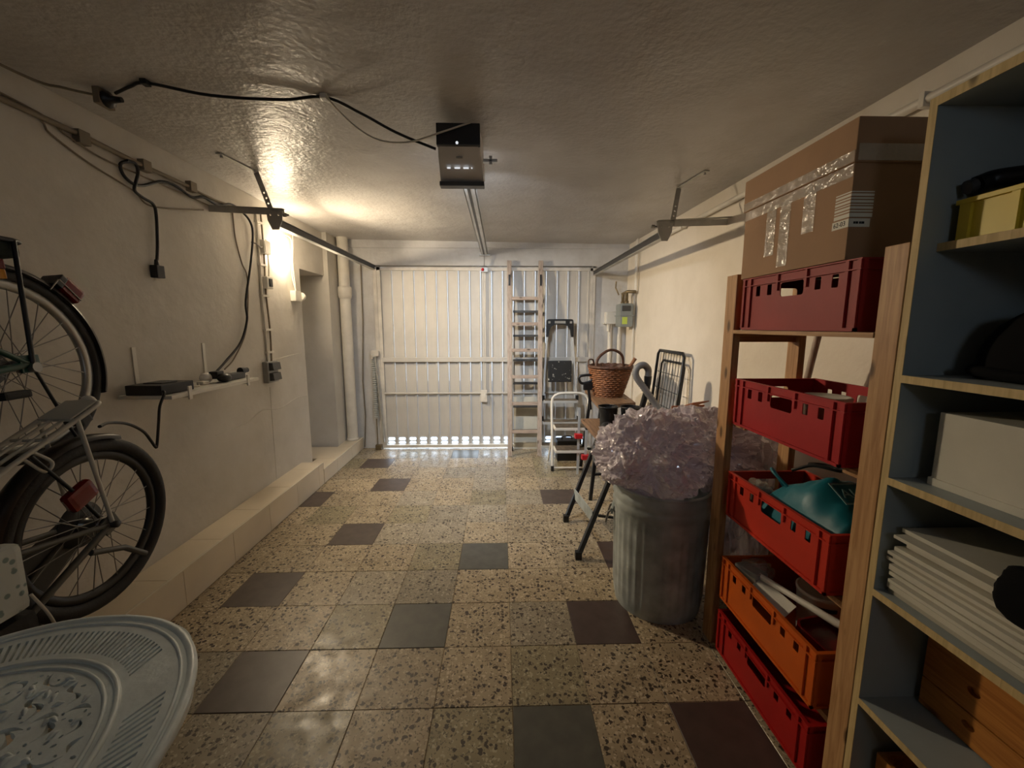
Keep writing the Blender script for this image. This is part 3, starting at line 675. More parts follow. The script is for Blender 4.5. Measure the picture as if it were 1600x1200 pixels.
# ================================================================== ceiling: rails and opener
def rail(side):
    s = -1 if side == 'L' else 1
    xr, zr = (-1.415, 2.085) if side == 'L' else (1.06, 2.03)
    ye = 2.75
    t = thing('door_track', 'left ceiling track of the garage door with white hanger bracket' if side == 'L' else 'right ceiling track of the garage door with its bracket reaching the cream wall', 'door track', (xr, 3.7, zr))
    q = MB()   # C-shaped channel open towards the room
    q.box(xr - 0.02, xr + 0.02, ye, 4.76, zr + 0.022, zr + 0.025); q.box(xr - 0.02, xr + 0.02, ye, 4.76, zr - 0.025, zr - 0.022)
    xo = xr + s * 0.019
    q.box(min(xo, xo - s * 0.003), max(xo, xo - s * 0.003), ye, 4.76, zr - 0.022, zr + 0.022); q.build('channel', M_ZINC, t)
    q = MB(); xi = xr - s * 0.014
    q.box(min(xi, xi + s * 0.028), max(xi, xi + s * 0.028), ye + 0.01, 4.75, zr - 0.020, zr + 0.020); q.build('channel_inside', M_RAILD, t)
    q = MB()   # end plate: trapezoid with an upper angle
    zt = zr + 0.075
    q.plate([(-0.05, 0.035), (0.05, 0.035), (0.045, -0.02), (0.02, -0.075), (-0.02, -0.075), (-0.045, -0.02)], [ell(-0.025, 0.015, 0.006, 0.006, 8), ell(0.025, 0.015, 0.006, 0.006, 8)], 0.006, frame_M((xr, ye - 0.004, zr + 0.03), (1, 0, 0), (0, 0, 1), (0, -1, 0)))
    q.build('end_plate', M_ZINC, t)
    xw = WL if side == 'L' else rwall_x(2.78)
    q = MB(); q.bar((xr - s * 0.05, ye + 0.012, zt - 0.01), (xw, ye + 0.012 + (0.06 if side == 'R' else 0), zt + (0.01 if side == 'L' else 0.02)), 0.004, 0.04, (0, 0, 1)); q.bar((xr - s * 0.05, ye + 0.012, zt + 0.008), (xw, ye + 0.03, zt + (0.03 if side == 'L' else 0.04)), 0.035, 0.004, (0, 0, 1)); q.build('wall_arm', M_ZINC, t)
    # perforated strap up to the ceiling, then bent along it
    xs = xr - 0.02 if side == 'L' else xr + 0.05
    top = Vector((-1.51, 2.745, ceil_z(-1.5) - 0.005)) if side == 'L' else Vector((1.185, 2.86, ceil_z(1.19) - 0.006))
    end = Vector((-1.554, 2.463, ceil_z(-1.55) - 0.004)) if side == 'L' else Vector((1.22, 2.55, ceil_z(1.22) - 0.004))
    base = Vector((xs, ye + 0.005, zt - 0.02)); d = top - base; Ls = d.length
    y = d.normalized(); zv = (y.cross(Vector((1, 0, 0)))).normalized(); xv = y.cross(zv).normalized()
    holes = [ell(0, Ls * (0.12 + 0.13 * i), 0.006, 0.006, 8) for i in range(4)]
    q = MB(); q.plate(rect(-0.016, 0.016, 0, Ls), holes, 0.003, frame_M(base, xv, y, zv)); q.build('strap', M_ZINC, t)
    q = MB(); q.bar(top, end, 0.03, 0.004, (0, 0, 1)); q.tube([end + Vector((0, 0.03, 0.006)), end + Vector((0, 0.03, -0.014))], 0.008, 8); q.build('strap_foot', M_ZINC, t)
    q = MB(); q.lathe([(0.012, 0), (0.012, 0.02), (0.006, 0.02), (0.006, 0.035)], (0, 0, 0), 6, 'X'); q.xf(Matrix.Translation((xr + 0.05 if side == 'L' else xr - 0.085, ye - 0.0, zr + 0.045))); q.build('bolt', M_STEEL, t)
    return t
rail('L'); rail('R')
op = thing('door_opener', 'grey and black ceiling motor box with its centre rail', 'door opener', (-0.18, 2.1, 2.2))
b = MB(); zc = ceil_z(-0.18)
q = []
secs = [(1.955, 2.232, 2.312, 0.093), (2.02, 2.190, 2.316, 0.098), (2.09, 2.146, 2.318, 0.102), (2.128, 2.125, 2.318, 0.104), (2.36, 2.205, 2.318, 0.102)]
V = []
for (y, z0, z1, w) in secs: V += [(-0.185 - w, y, z0), (-0.185 + w, y, z0), (-0.185 + w * 0.97, y, z1), (-0.185 - w * 0.97, y, z1)]
Fc = [(0, 1, 2, 3), (19, 18, 17, 16)]
for i in range(4):
    o_ = i * 4
    for a_, c_ in ((0, 1), (1, 2), (2, 3), (3, 0)): Fc.append((o_ + a_, o_ + 4 + a_, o_ + 4 + c_, o_ + c_))
b._add(V, Fc); bmx = b
me = b.mesh('housing'); me.transform(Matrix.Translation(-wloc(op))); bm = bmesh.new(); bm.from_mesh(me); bmesh.ops.recalc_face_normals(bm, faces=bm.faces[:])
bmesh.ops.bevel(bm, geom=[e for e in bm.edges if e.calc_face_angle(0) > 0.5], offset=0.008, segments=2, affect='EDGES'); bm.to_mesh(me); bm.free(); me.materials.append(mat('opener_grey', (214, 212, 209), 0.3, var=0.04)); link('housing', me, op)
b = MB(); b.box(-0.281, -0.089, 1.944, 1.97, 2.228, 2.318, 0.004); b.build('rear_cover', M_BLACK, op)
b = MB(); b.box(-0.292, -0.078, 2.10, 2.15, 2.108, 2.128, 0.003); b.build('lower_lip', M_DPLAST, op)
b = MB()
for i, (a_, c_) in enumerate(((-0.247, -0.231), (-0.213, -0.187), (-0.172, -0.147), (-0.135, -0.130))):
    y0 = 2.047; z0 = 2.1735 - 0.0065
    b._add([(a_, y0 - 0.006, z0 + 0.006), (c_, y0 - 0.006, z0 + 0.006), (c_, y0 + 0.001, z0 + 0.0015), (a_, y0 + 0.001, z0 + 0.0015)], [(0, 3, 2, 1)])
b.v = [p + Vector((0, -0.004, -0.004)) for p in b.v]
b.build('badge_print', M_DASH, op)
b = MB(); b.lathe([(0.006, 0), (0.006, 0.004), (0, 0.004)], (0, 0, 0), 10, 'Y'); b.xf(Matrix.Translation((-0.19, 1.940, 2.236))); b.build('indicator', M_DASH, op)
b = MB(); b.box(-0.20, -0.172, 1.998, 2.012, 2.196, 2.20); b.build('emblem', M_GPLAST, op)
b = MB(); b.box(-0.279, -0.091, 2.361, 2.372, 2.215, 2.275, 0.003); b.build('added_light_lens', M_ADDED_LED, op)  # lens of the added cool light, out of view
b = MB(); b.box(-0.215, -0.145, 2.30, 4.75, 2.262, 2.266); b.box(-0.215, -0.211, 2.30, 4.75, 2.225, 2.262); b.box(-0.149, -0.145, 2.30, 4.75, 2.225, 2.262); b.box(-0.215, -0.192, 2.30, 4.75, 2.225, 2.229); b.box(-0.176, -0.145, 2.30, 4.75, 2.225, 2.229); b.build('centre_rail', M_ALU, op)
b = MB(); b.box(-0.193, -0.175, 2.36, 4.74, 2.2242, 2.2262); b.build('drive_belt', M_BLACK, op)
b = MB(); b.bar((-0.18, 4.70, 2.235), (-0.185, 4.745, 2.07), 0.02, 0.006, (1, 0, 0)); b.build('draw_arm', M_STEEL, op)
b = MB(); b.box(-0.24, -0.12, 4.745, 4.768, 2.215, 2.235, 0.002); b.build('header_bracket', M_ZINC, op)
b = MB(); b.box(-0.09, -0.015, 2.14, 2.165, 2.232, 2.246, 0.002); b.box(-0.055, -0.04, 2.14, 2.165, 2.22, 2.26, 0.002); b.box(-0.24, -0.13, 2.14, 2.17, 2.317, ceil_z(-.18) + 0.001); b.build('hanger_bracket', M_ALU, op)
area_light('added_opener_light', (-0.185, 2.385, 2.235), (math.radians(54), 0, math.radians(-14)), 0.18, 0.06, ADDED_LED_POWER, (0.80, 0.89, 1.0), spread=math.radians(118))  # added light, turned towards the door wall for its cool tone
cz = lambda x: ceil_z(x) - 0.006
cable('ceiling_cable', 'black cable looped across the ceiling to the motor box', [(-1.55, 1.85, cz(-1.55) - .01), (-1.462, 1.818, cz(-1.46)), (-1.373, 1.790, cz(-1.37)), (-1.167, 1.842, cz(-1.16) - .012), (-0.895, 1.86, cz(-.9) - .012), (-0.72, 1.856, cz(-.72)), (-0.60, 1.93, 2.345), (-0.46, 1.98, 2.29), (-0.29, 1.99, 2.228)], 0.006, M_CABLE)
cable('ceiling_cable', 'thin white wire drooping over the top of the motor box', [(-0.705, 1.83, cz(-.7)), (-0.69, 1.872, 2.345), (-0.63, 1.95, 2.30), (-0.53, 1.955, 2.248), (-0.398, 1.94, 2.236), (-0.257, 1.935, 2.275), (-0.173, 1.935, 2.302), (-0.13, 1.94, 2.318)], 0.004, M_CABLEW)
for x, y, lb in ((-1.375, 1.782, 'cable clip at the bend of the black ceiling cable'), (-0.72, 1.85, 'cable clip where black and white ceiling wires part')):
    q = MB(); q.box(x - 0.012, x + 0.012, y - 0.015, y + 0.015, cz(x) - 0.012, ceil_z(x) + 0.002, 0.003); tag(q.build('cable_clip', M_WPLAST if x > -1 else M_BLACK), lb, 'clip')
pg = thing('ceiling_plug', 'black plug pushed into the ceiling outlet at the cable end', 'plug', (-1.57, 1.86, 2.36))
b = MB(); b.lathe([(0.032, 0), (0.030, 0.012), (0.014, 0.022), (0.010, 0.06)], (0, 0, 0), 14, 'X'); b.xf(Matrix.Translation((-1.60, 1.865, 2.352))); b.build('plug_body', M_BLACK, pg)
b = MB(); b.box(-1.625, -1.60, 1.83, 1.90, 2.325, 2.386, 0.003); b.build('outlet', M_CABLEG, pg)
cable('ceiling_cable', 'faint grey cable along the ceiling edge to the outlet', [(-1.80, 1.2, 2.36), (-1.76, 1.7, 2.355), (-1.70, 1.80, 2.36), (-1.62, 1.87, 2.366)], 0.005, M_CABLEG)

# ================================================================== right wall fittings
rp = thing('heating_pipe', 'painted pipe running along the top of the right wall', 'pipe', (1.48, 3.0, 2.22))
b = MB(); b.tube([(rwall_x(4.76) - 0.03, 4.76, 2.225), (rwall_x(2.5) - 0.03, 2.5, 2.235), (rwall_x(-1.5) - 0.03, -1.5, 2.24)], 0.017, 10); b.build('pipe', M_PIPE, rp)
for y in (4.2, 3.4, 2.5, 1.55):
    b = MB(); b.box(rwall_x(y) - 0.05, rwall_x(y) + 0.002, y - 0.01, y + 0.01, 2.21, 2.26, 0.002); b.build('pipe_clip', M_PIPE, rp)
def pipe(name, label, pts, r, m=M_PIPE):
    q = MB(); q.tube(pts, r, 10); return tag(q.build(name, m), label, 'pipe')
pipe('gas_pipe', 'thin painted pipe dropping from the ceiling to the gas meter', [(1.432, 4.42, 2.34), (1.432, 4.42, 1.80)], 0.011)
pipe('gas_pipe', 'second painted pipe beside it running past the meter to the floor', [(1.437, 4.475, 2.34), (1.437, 4.475, 0.02)], 0.010)
pipe('riser_pipe', 'white vertical pipe under the white cap box in the corner', [(1.255, 4.755, 0.0), (1.255, 4.755, 1.50)], 0.022)
pipe('riser_pipe', 'white pipe in the corner behind the wicker basket', [(1.365, 4.76, 0.0), (1.365, 4.76, 1.62)], 0.020)
pipe('wall_conduit', 'thin conduit on the left door pier', [(-1.560, 4.775, 2.12), (-1.565, 4.775, 1.5), (-1.60, 4.775, 0.80), (-1.59, 4.775, 0.4), (-1.615, 4.775, 0.02)], 0.007, M_CABLEG)
q = thing('cap_box', 'white round-shouldered box on the corner riser pipe', 'box', (1.255, 4.74, 1.47))
b = MB(); b.box(1.19, 1.32, 4.69, 4.785, 1.475, 1.60, 0.015); b.build('housing', M_WPLAST, q)
b = MB(); b.box(1.18, 1.33, 4.685, 4.787, 1.462, 1.478, 0.004); b.build('collar', M_WPLAST, q)
b = MB(); b.box(1.215, 1.235, 4.70, 4.74, 1.38, 1.465, 0.004); b.build('outlet', M_WPLAST, q)
gm = thing('gas_meter', 'grey gas meter with brass fittings high in the right corner', 'gas meter', (1.36, 4.55, 1.43))
b = MB(); b.box(1.275, 1.415, 4.42, 4.62, 1.43, 1.68, 0.025); b.build('body', M_METER, gm)
b = MB(); b.box(1.268, 1.422, 4.412, 4.628, 1.545, 1.555, 0.003); b.build('seam_flange', M_METER, gm)
for y in (4.455, 4.585):
    b = MB(); b.lathe([(0.024, 1.68), (0.024, 1.705), (0.017, 1.706), (0.017, 1.80)], (1.345, y, 0), 14); b.build('connection', M_BRASS, gm)
b = MB(); b.tube([(1.345, 4.60, 1.79), (1.345, 4.42, 1.80), (1.43, 4.42, 1.80)], 0.017, 10); b.tube([(1.31, 4.63, 1.78), (1.28, 4.66, 1.86), (1.285, 4.665, 1.93)], 0.008, 6); b.build('manifold', M_BRASS, gm)
b = MB(); b.box(1.295, 1.35, 4.417, 4.4195, 1.46, 1.535); b.build('sticker', mat('lime_sticker', (196, 214, 92), 0.5, var=0.03), gm)
b = MB(); b.box(1.29, 1.38, 4.405, 4.42, 1.60, 1.655, 0.004); b.build('counter_window', M_DPLAST, gm)
# ================================================================== ladders by the door
t = thing('wooden_ladder', 'tall pale wooden ladder leaning on the lintel', 'ladder', (0.25, 4.58, 0))
A0, A1 = Vector((0.095, 4.435, 0.0)), Vector((0.095, 4.742, 2.16)); B0, B1 = Vector((0.425, 4.435, 0.0)), Vector((0.448, 4.742, 2.16))
for a, c in ((A0, A1), (B0, B1)):
    b = MB(); b.bar(a, c, 0.048, 0.03, (0, 1, 0), 0.003); b.build('side_rail', M_LADW, t)
def onl(z): return 4.435 + (4.742 - 4.435) * z / 2.16
for z in (1.745, 1.462, 1.172, 0.877, 0.582, 0.272):
    b = MB(); b.bar((0.095, onl(z), z), (0.43, onl(z), z), 0.025, 0.036, (0, 0, 1), 0.003); b.build('rung', M_LADWX, t)
for a, c in ((A0, A1), (B0, B1)):
    p = a + (c - a) * 0.90
    b = MB(); b.bar(p + Vector((0, -0.021, 0.06)), p + Vector((0, -0.035, -0.06)), 0.018, 0.008, (0, 1, 0)); b.build('clip', M_BLACKM, t)
t = thing('aluminium_ladder', 'narrow aluminium ladder tucked behind the wooden ladder', 'ladder', (0.28, 4.68, 0))
for x0, x1, zt in ((0.125, 0.140, 1.75), (0.452, 0.462, 1.78)):
    b = MB(); b.bar((x0, 4.655, 0), (x1, 4.728, zt), 0.018, 0.045, (0, 1, 0), 0.002); b.build('side_rail', M_ALU, t)
    b = MB(); b.bar((x0, 4.655, 0.0), (x0, 4.657, 0.05), 0.026, 0.05, (0, 1, 0), 0.002); b.build('foot', M_BLACK, t)
    b = MB(); b.bar((x1, 4.727, zt - 0.02), (x1, 4.729, zt + 0.015), 0.024, 0.05, (0, 1, 0), 0.002); b.build('end_cap', M_BLACK, t)
for z in (1.60, 1.33, 1.055, 0.79, 0.522, 0.234):
    y = 4.655 + 0.073 * z / 1.75
    b = MB(); b.box(0.137, 0.455, y - 0.04, y + 0.02, z - 0.012, z + 0.012, 0.002); b.build('step', M_DPLAST, t)
t = tag(MB().plate(rect(0, 0.30, 0, 0.62), [], 0.008, frame_M((0.145, 4.715, 0.0), (1, 0, 0), (0, 0.05, 1), (0, -1, 0.05))).build('leaning_sheet', M_BOARD), 'pale sheet standing between the ladders and the door', 'sheet')
# tall stepladder, folded
t = thing('stepladder', 'tall aluminium stepladder with black top handle and black platform', 'stepladder', (0.66, 4.55, 0))
L0, L1, R0, R1 = Vector((0.435, 4.50, 0)), Vector((0.522, 4.66, 1.40)), Vector((0.895, 4.50, 0)), Vector((0.800, 4.66, 1.40))
for a, c in ((L0, L1), (R0, R1)):
    b = MB(); b.bar(a, c, 0.018, 0.042, (0, 1, 0), 0.003); b.build('front_rail', M_ALU, t)
for a, c in ((L0, L1), (R0, R1)):
    b = MB(); b.bar(a + Vector((0.01 if a is L0 else -0.01, 0.09, 0)), c + Vector((0, 0.04, -0.1)), 0.018, 0.026, (0, 1, 0), 0.002); b.build('rear_rail', M_ALU, t)
def lx(z): return 0.435 + 0.087 * z / 1.4, 0.895 - 0.095 * z / 1.4, 4.50 + 0.16 * z / 1.4
for z in (0.62, 0.385, 0.125):
    a, c, y = lx(z)
    b = MB(); b.box(a, c, y - 0.10, y + 0.03, z - 0.028, z, 0.003); b.build('step', M_ALU, t)
    b = MB(); b.box(a + 0.01, c - 0.01, y - 0.095, y + 0.025, z, z + 0.004); b.build('step_tread', mat('step_tread_grey', (108, 98, 84), 0.8, var=0.25, vscale=25), t)
    for x in (a, c):
        b = MB(); b.box(x - 0.014, x + 0.014, y - 0.045, y + 0.01, z - 0.01, z + 0.05, 0.004); b.build('step_bracket', M_BLACK, t)
mplat = mat('platform_black_spattered', (26, 25, 25), 0.6, var=0.1)
nt = mplat.node_tree; bb = nt.nodes['Principled BSDF']; vv = N(nt, 'ShaderNodeTexNoise'); vv.inputs['Scale'].default_value = 30; vv.inputs['Detail'].default_value = 4
tcx = N(nt, 'ShaderNodeTexCoord'); nt.links.new(tcx.outputs['Object'], vv.inputs['Vector'])
rr = ramp(nt, [(0.64, (0.010, 0.010, 0.010, 1)), (0.68, (0.55, 0.53, 0.48, 1))]); nt.links.new(vv.outputs['Fac'], rr.inputs[0]); nt.links.new(rr.outputs[0], bb.inputs['Base Color'])
b = MB(); b.bar((0.660, 4.575, 0.815), (0.660, 4.60, 1.055), 0.27, 0.03, (0, 1, 0), 0.012); b.build('platform', mplat, t)
hpts = rrect(-0.153, 0.153, -0.055, 0.075, 0.02, 3)
arch = [(-0.153, -0.13), (-0.128, -0.13), (-0.118, -0.05), (-0.085, -0.005), (-0.04, 0.01), (0.04, 0.01), (0.085, -0.005), (0.118, -0.05), (0.128, -0.13), (0.153, -0.13), (0.150, 0.045), (0.142, 0.062), (0.12, 0.066), (-0.12, 0.066), (-0.142, 0.062), (-0.150, 0.045)]
b = MB(); b.plate(arch, [], 0.05, frame_M((0.661, 4.675, 1.445), (1, 0, 0), (0, 0.1, 1), (0, -1, 0.1))); b.build('top_handle', M_BLACK, t)
b = MB(); b.box(0.60, 0.72, 4.621, 4.627, 1.468, 1.495); b.build('maker_plate', M_GPLAST, t)
for x in (0.54, 0.782):
    b = MB(); b.box(x - 0.012, x + 0.012, 4.620, 4.627, 1.468, 1.492); b.build('rivet_plate', M_GPLAST, t)
# small white step stool
t = thing('step_stool', 'low white two-step stool with hoop handle', 'step stool', (0.68, 4.05, 0))
b = MB(); b.tube(cat([(0.512, 3.965, 0.02), (0.512, 4.03, 0.40), (0.512, 4.075, 0.66), (0.535, 4.085, 0.735), (0.60, 4.09, 0.765), (0.70, 4.09, 0.768), (0.80, 4.09, 0.765), (0.862, 4.085, 0.735), (0.882, 4.075, 0.66), (0.86, 4.03, 0.40), (0.85, 3.965, 0.02)], 6), 0.013, 10); b.build('hoop_frame', M_PIPE, t)
b = MB(); b.tube([(0.530, 4.05, 0.44), (0.500, 4.24, 0.015)], 0.010, 8); b.build('rear_leg', M_PIPE, t)
b = MB(); b.tube([(0.845, 4.05, 0.44), (0.87, 4.24, 0.015)], 0.010, 8); b.build('rear_leg', M_PIPE, t)
b = MB(); b.tube([(0.512, 3.965, 0.03), (0.85, 3.965, 0.03)], 0.009, 8); b.build('foot_bar', M_PIPE, t)
for x in (0.512, 0.85):
    b = MB(); b.tube([(x, 3.958, 0.0), (x, 3.966, 0.05)], 0.017, 10); b.build('rubber_foot', M_BLACK, t)
mtr = mat('stool_tread', (92, 80, 66), 0.85, var=0.3, vscale=30)
for z, y in ((0.455, 4.045), (0.245, 3.985)):
    b = MB(); b.box(0.522, 0.842, y - 0.15, y + 0.03, z - 0.025, z, 0.004); b.build('step', M_PIPE, t)
    b = MB(); b.box(0.535, 0.83, y - 0.14, y + 0.02, z, z + 0.004); b.build('step_tread', mtr, t)

# ================================================================== workbenches
def leg(q, a, c, name, m, parent, w=0.028):
    q = MB(); q.bar(a, c, w, w, (0, 1, 0.2), 0.004); q.build(name, m, parent)
t = thing('folding_workbench', 'black folding workbench with narrow worn board beside the metal bin', 'workbench', (0.85, 2.75, 0))
b = MB(); b.box(0.645, 0.80, 2.56, 3.24, 0.672, 0.70, 0.004); b.build('jaw_board', M_BENCHW, t)
b = MB(); b.box(0.83, 0.99, 2.56, 3.24, 0.672, 0.70, 0.004); b.build('jaw_board', M_BENCHW, t)
for y0, y1 in ((2.385, 2.60), (2.88, 3.15)):
    leg(None, (0.478, y0, 0.02), (0.80, y1, 0.66), 'leg', M_BLACKM, t)
    leg(None, (1.16, y0 + 0.02, 0.02), (0.88, y1, 0.66), 'leg', M_BLACKM, t)
    b = MB(); b.box(0.66, 1.03, y1 - 0.03, y1 + 0.02, 0.635, 0.672, 0.003); b.build('top_beam', M_BLACKM, t)
for x, y in ((0.478, 2.385), (0.478, 2.88), (1.16, 2.405), (1.16, 2.90)):
    b = MB(); b.box(x - 0.02, x + 0.02, y - 0.02, y + 0.02, 0.0, 0.05, 0.004); b.build('rubber_foot', M_BLACK, t)
p0 = Vector((0.478, 2.385, 0.02)).lerp(Vector((0.80, 2.60, 0.66)), 0.34); p1 = Vector((0.478, 2.88, 0.02)).lerp(Vector((0.80, 3.15, 0.66)), 0.26)
b = MB(); b.bar(p0 + Vector((-.01, 0, 0)), p1 + Vector((-.01, 0, 0)), 0.006, 0.075, (0, 0, 1)); b.build('foot_plate', M_GALV, t)
b = MB(); b.bar(p0 + Vector((0.03, 0.02, 0.0)), (1.06, 2.42, 0.20), 0.014, 0.014); b.build('stretcher', M_BLACKM, t)
b = MB(); b.box(0.60, 0.70, 2.535, 2.62, 0.56, 0.66, 0.012); b.build('end_bracket', M_DPLAST, t)
b = MB(); b.tube([(0.66, 2.55, 0.65), (0.66, 2.50, 0.65)], 0.012, 8); b.tube([(0.60, 2.50, 0.65), (0.72, 2.50, 0.65)], 0.007, 6); b.build('crank', M_BLACK, t)
t = thing('folding_workbench', 'second workbench with brown board carrying the wicker basket', 'workbench', (0.95, 3.6, 0))
b = MB(); b._add([(x, y, z) for z in (0.79, 0.82) for x, y in ((0.768, 3.16), (1.10, 3.29), (1.155, 3.98), (0.83, 4.02))], [(3, 2, 1, 0), (4, 5, 6, 7), (0, 1, 5, 4), (1, 2, 6, 5), (2, 3, 7, 6), (3, 0, 4, 7)]); b.build('board', M_BENCHW, t)
for (x, y), (xf, yf) in (((0.82, 3.30), (0.74, 3.25)), ((1.06, 3.36), (1.14, 3.30)), ((0.87, 3.92), (0.80, 4.0)), ((1.10, 3.90), (1.18, 3.98))):
    leg(None, (xf, yf, 0.0), (x, y, 0.79), 'leg', M_BLACKM, t)
b = MB(); b.bar((0.76, 3.26, 0.22), (1.13, 3.31, 0.22), 0.02, 0.02); b.bar((0.82, 3.98, 0.22), (1.16, 3.97, 0.22), 0.02, 0.02); b.build('stretcher', M_BLACKM, t)
t = thing('bench_clamp', 'black clamp with D-handle on the edge of the basket bench', 'clamp', (0.78, 3.62, 0.82))
b = MB(); b.tube(cat([(0.70, 3.60, 1.00), (0.80, 3.60, 1.01), (0.815, 3.60, 0.99), (0.795, 3.60, 0.955), (0.725, 3.60, 0.935), (0.695, 3.60, 0.96)], 4, True), 0.012, 8, True); b.build('handle', M_BLACK, t)
b = MB(); b.box(0.73, 0.81, 3.585, 3.62, 0.875, 0.945, 0.01); b.build('jaw', M_BLACK, t)
b = MB(); b.bar((0.775, 3.60, 0.90), (0.80, 3.60, 0.70), 0.03, 0.02); b.build('bar', M_BLACKM, t)
# two bar clamps
for i, (x, y, za, zb, lb) in enumerate(((0.745, 3.86, 0.0, 0.66, 'slim bar clamp with red pad standing behind the step stool'), (0.800, 3.78, 0.0, 0.50, 'shorter bar clamp with red pad low beside the black workbench'))):
    t = thing('bar_clamp', lb, 'clamp', (x, y, 0))
    b = MB(); b.bar((x, y, za), (x + 0.01, y + 0.02, zb), 0.022, 0.010, (0, 1, 0)); b.build('bar', M_ALU, t)
    zr = 0.385 if i == 0 else 0.20
    b = MB(); b.box(x - 0.035, x + 0.04, y - 0.03, y + 0.03, zr - 0.022, zr + 0.022, 0.006); b.build('pad', M_RED, t)
t = thing('tool_case', 'small black case on the floor behind the step stool', 'case', (0.70, 4.34, 0))
b = MB(); b.box(0.60, 0.83, 4.26, 4.42, 0.0, 0.22, 0.01); b.build('body', M_BLACK, t)
b = MB(); b.tube(cat([(0.66, 4.34, 0.22), (0.67, 4.34, 0.25), (0.76, 4.34, 0.25), (0.77, 4.34, 0.22)], 4), 0.008, 8); b.build('handle', M_BLACK, t)
# wicker basket
bx, by, bz = 0.955, 3.62, 0.82
t = thing('wicker_basket', 'round brown wicker basket with hooped handle on the bench', 'basket', (bx, by, bz))
H = 0.265
def br(h): return 0.115 + 0.070 * (h / H) ** 0.9
b = MB(); nst = 20
rows = 15
for k in range(rows):
    h = 0.006 + (H - 0.012) * k / (rows - 1); R0 = br(h); pts = []
    for j in range(nst * 2):
        a = 2 * PI * j / (nst * 2); w = 0.0065 * (1 if (j + k) % 2 == 0 else -1) * (1 if j % 1 == 0 else 0)
        pts.append((bx + (R0 + w) * math.cos(a) + 0.06 * h, by + (R0 + w) * math.sin(a), bz + h))
    b.tube(pts, 0.0088, 5, True)
o = b.build('weave', M_WICKER, t); o['kind'] = 'stuff'
b = MB(); b.lathe([(br(0) - 0.012, 0.0), (br(0.5 * H) - 0.012, 0.5 * H), (br(H) - 0.012, H)], (bx + 0.008, by, bz), 30, capt=False); b.build('inner_wall', M_WICKERD, t)
b = MB(); b.tube([(bx + 0.016 + (br(H) + 0.003 * math.sin(9 * j)) * math.cos(2 * PI * j / 40), by + (br(H) + 0.003) * math.sin(2 * PI * j / 40), bz + H + 0.004 * math.sin(j * 3)) for j in range(40)], 0.014, 7, True); b.build('rim', M_WICKERD, t)
b = MB(); b.tube(cat([(bx - 0.13, by - 0.06, bz + H - 0.01), (bx - 0.10, by - 0.03, bz + H + 0.075), (bx - 0.02, by, bz + H + 0.135), (bx + 0.06, by + 0.03, bz + H + 0.14), (bx + 0.135, by + 0.06, bz + H + 0.09), (bx + 0.155, by + 0.08, bz + H - 0.01)], 6), 0.012, 8); b.build('handle', M_WICKERD, t)
b = MB(); b.tube(cat([(bx - 0.17, by + 0.02, bz + H), (bx - 0.165, by + 0.06, bz + H + 0.05), (bx - 0.12, by + 0.1, bz + H + 0.05), (bx - 0.10, by + 0.13, bz + H)], 5), 0.007, 6); b.build('side_loop', M_WICKERD, t)
t = thing('garden_trowel', 'short brown trowel grip sticking out of the basket', 'tool', (1.05, 3.55, 1.0))
b = MB(); b.tube([(1.02, 3.60, 0.90), (1.135, 3.52, 1.125), (1.155, 3.51, 1.165)], [0.013, 0.014, 0.016], 10); b.build('grip', M_WICKER, t)
b = MB(); b.tube([(1.02, 3.60, 0.86), (1.02, 3.60, 0.92)], 0.006, 6); b.build('shank', M_STEEL, t)
for i, (dx, dy, r_) in enumerate(((-0.05, -0.05, 0.05), (0.05, 0.02, 0.055), (0.0, 0.06, 0.045))):
    q = MB(); q.ball((bx + dx, by + dy, bz + H - 0.05), (r_, r_, r_ * 0.7), 12, 8); tag(q.build('cloth_bundle', [M_DPLAST, M_RUBBER, M_WICKERD][i]), ['grey cloth bundle inside the wicker basket', 'black cloth bundle inside the wicker basket', 'brown cloth bundle inside the wicker basket'][i], 'cloth')
# rubber boots on the near bench
def boot(loc, rz, label):
    t = thing('rubber_boot', label, 'boot', (0, 0, 0), 'pair of rubber boots')
    path = [(0, 0, 0.27), (0.004, 0, 0.20), (0, 0, 0.13), (0.0, 0, 0.07)]
    q = MB()
    prof = [(0.066, 0.185), (0.063, 0.16), (0.058, 0.13), (0.053, 0.10), (0.052, 0.07), (0.052, 0.02), (0.048, 0.0)]
    q.lathe(prof[::-1], (0, 0, 0), 20, capt=False, mod=lambda i, a: 0.004 * math.sin(3 * a + i * 1.7))
    q.build('shaft', M_RUBBER, t)
    q = MB(); q.ball((0.0, -0.085, 0.045), (0.048, 0.115, 0.045), 16, 10); q.build('foot', M_RUBBER, t)
    q = MB(); q.plate([(0.046 * math.cos(a) * (1 if math.sin(a) > 0 else 1.05), -0.07 + 0.14 * math.sin(a)) for a in [2 * PI * i / 18 for i in range(18)]], [], 0.016); q.build('sole', M_BLACK, t)
    q = MB(); q.tube([(0.067 * math.cos(2 * PI * j / 20), 0.067 * math.sin(2 * PI * j / 20), 0.185) for j in range(20)], 0.005, 6, True); q.build('cuff', M_BLACK, t)
    t.location = loc; t.rotation_euler = (0, 0, rz); return t
boot((0.895, 2.78, 0.70), 0.5, 'black rubber boot with open shaft nearer the plastic wrap')
boot((0.745, 2.80, 0.70), -0.3, 'black rubber boot nearer the step stool')

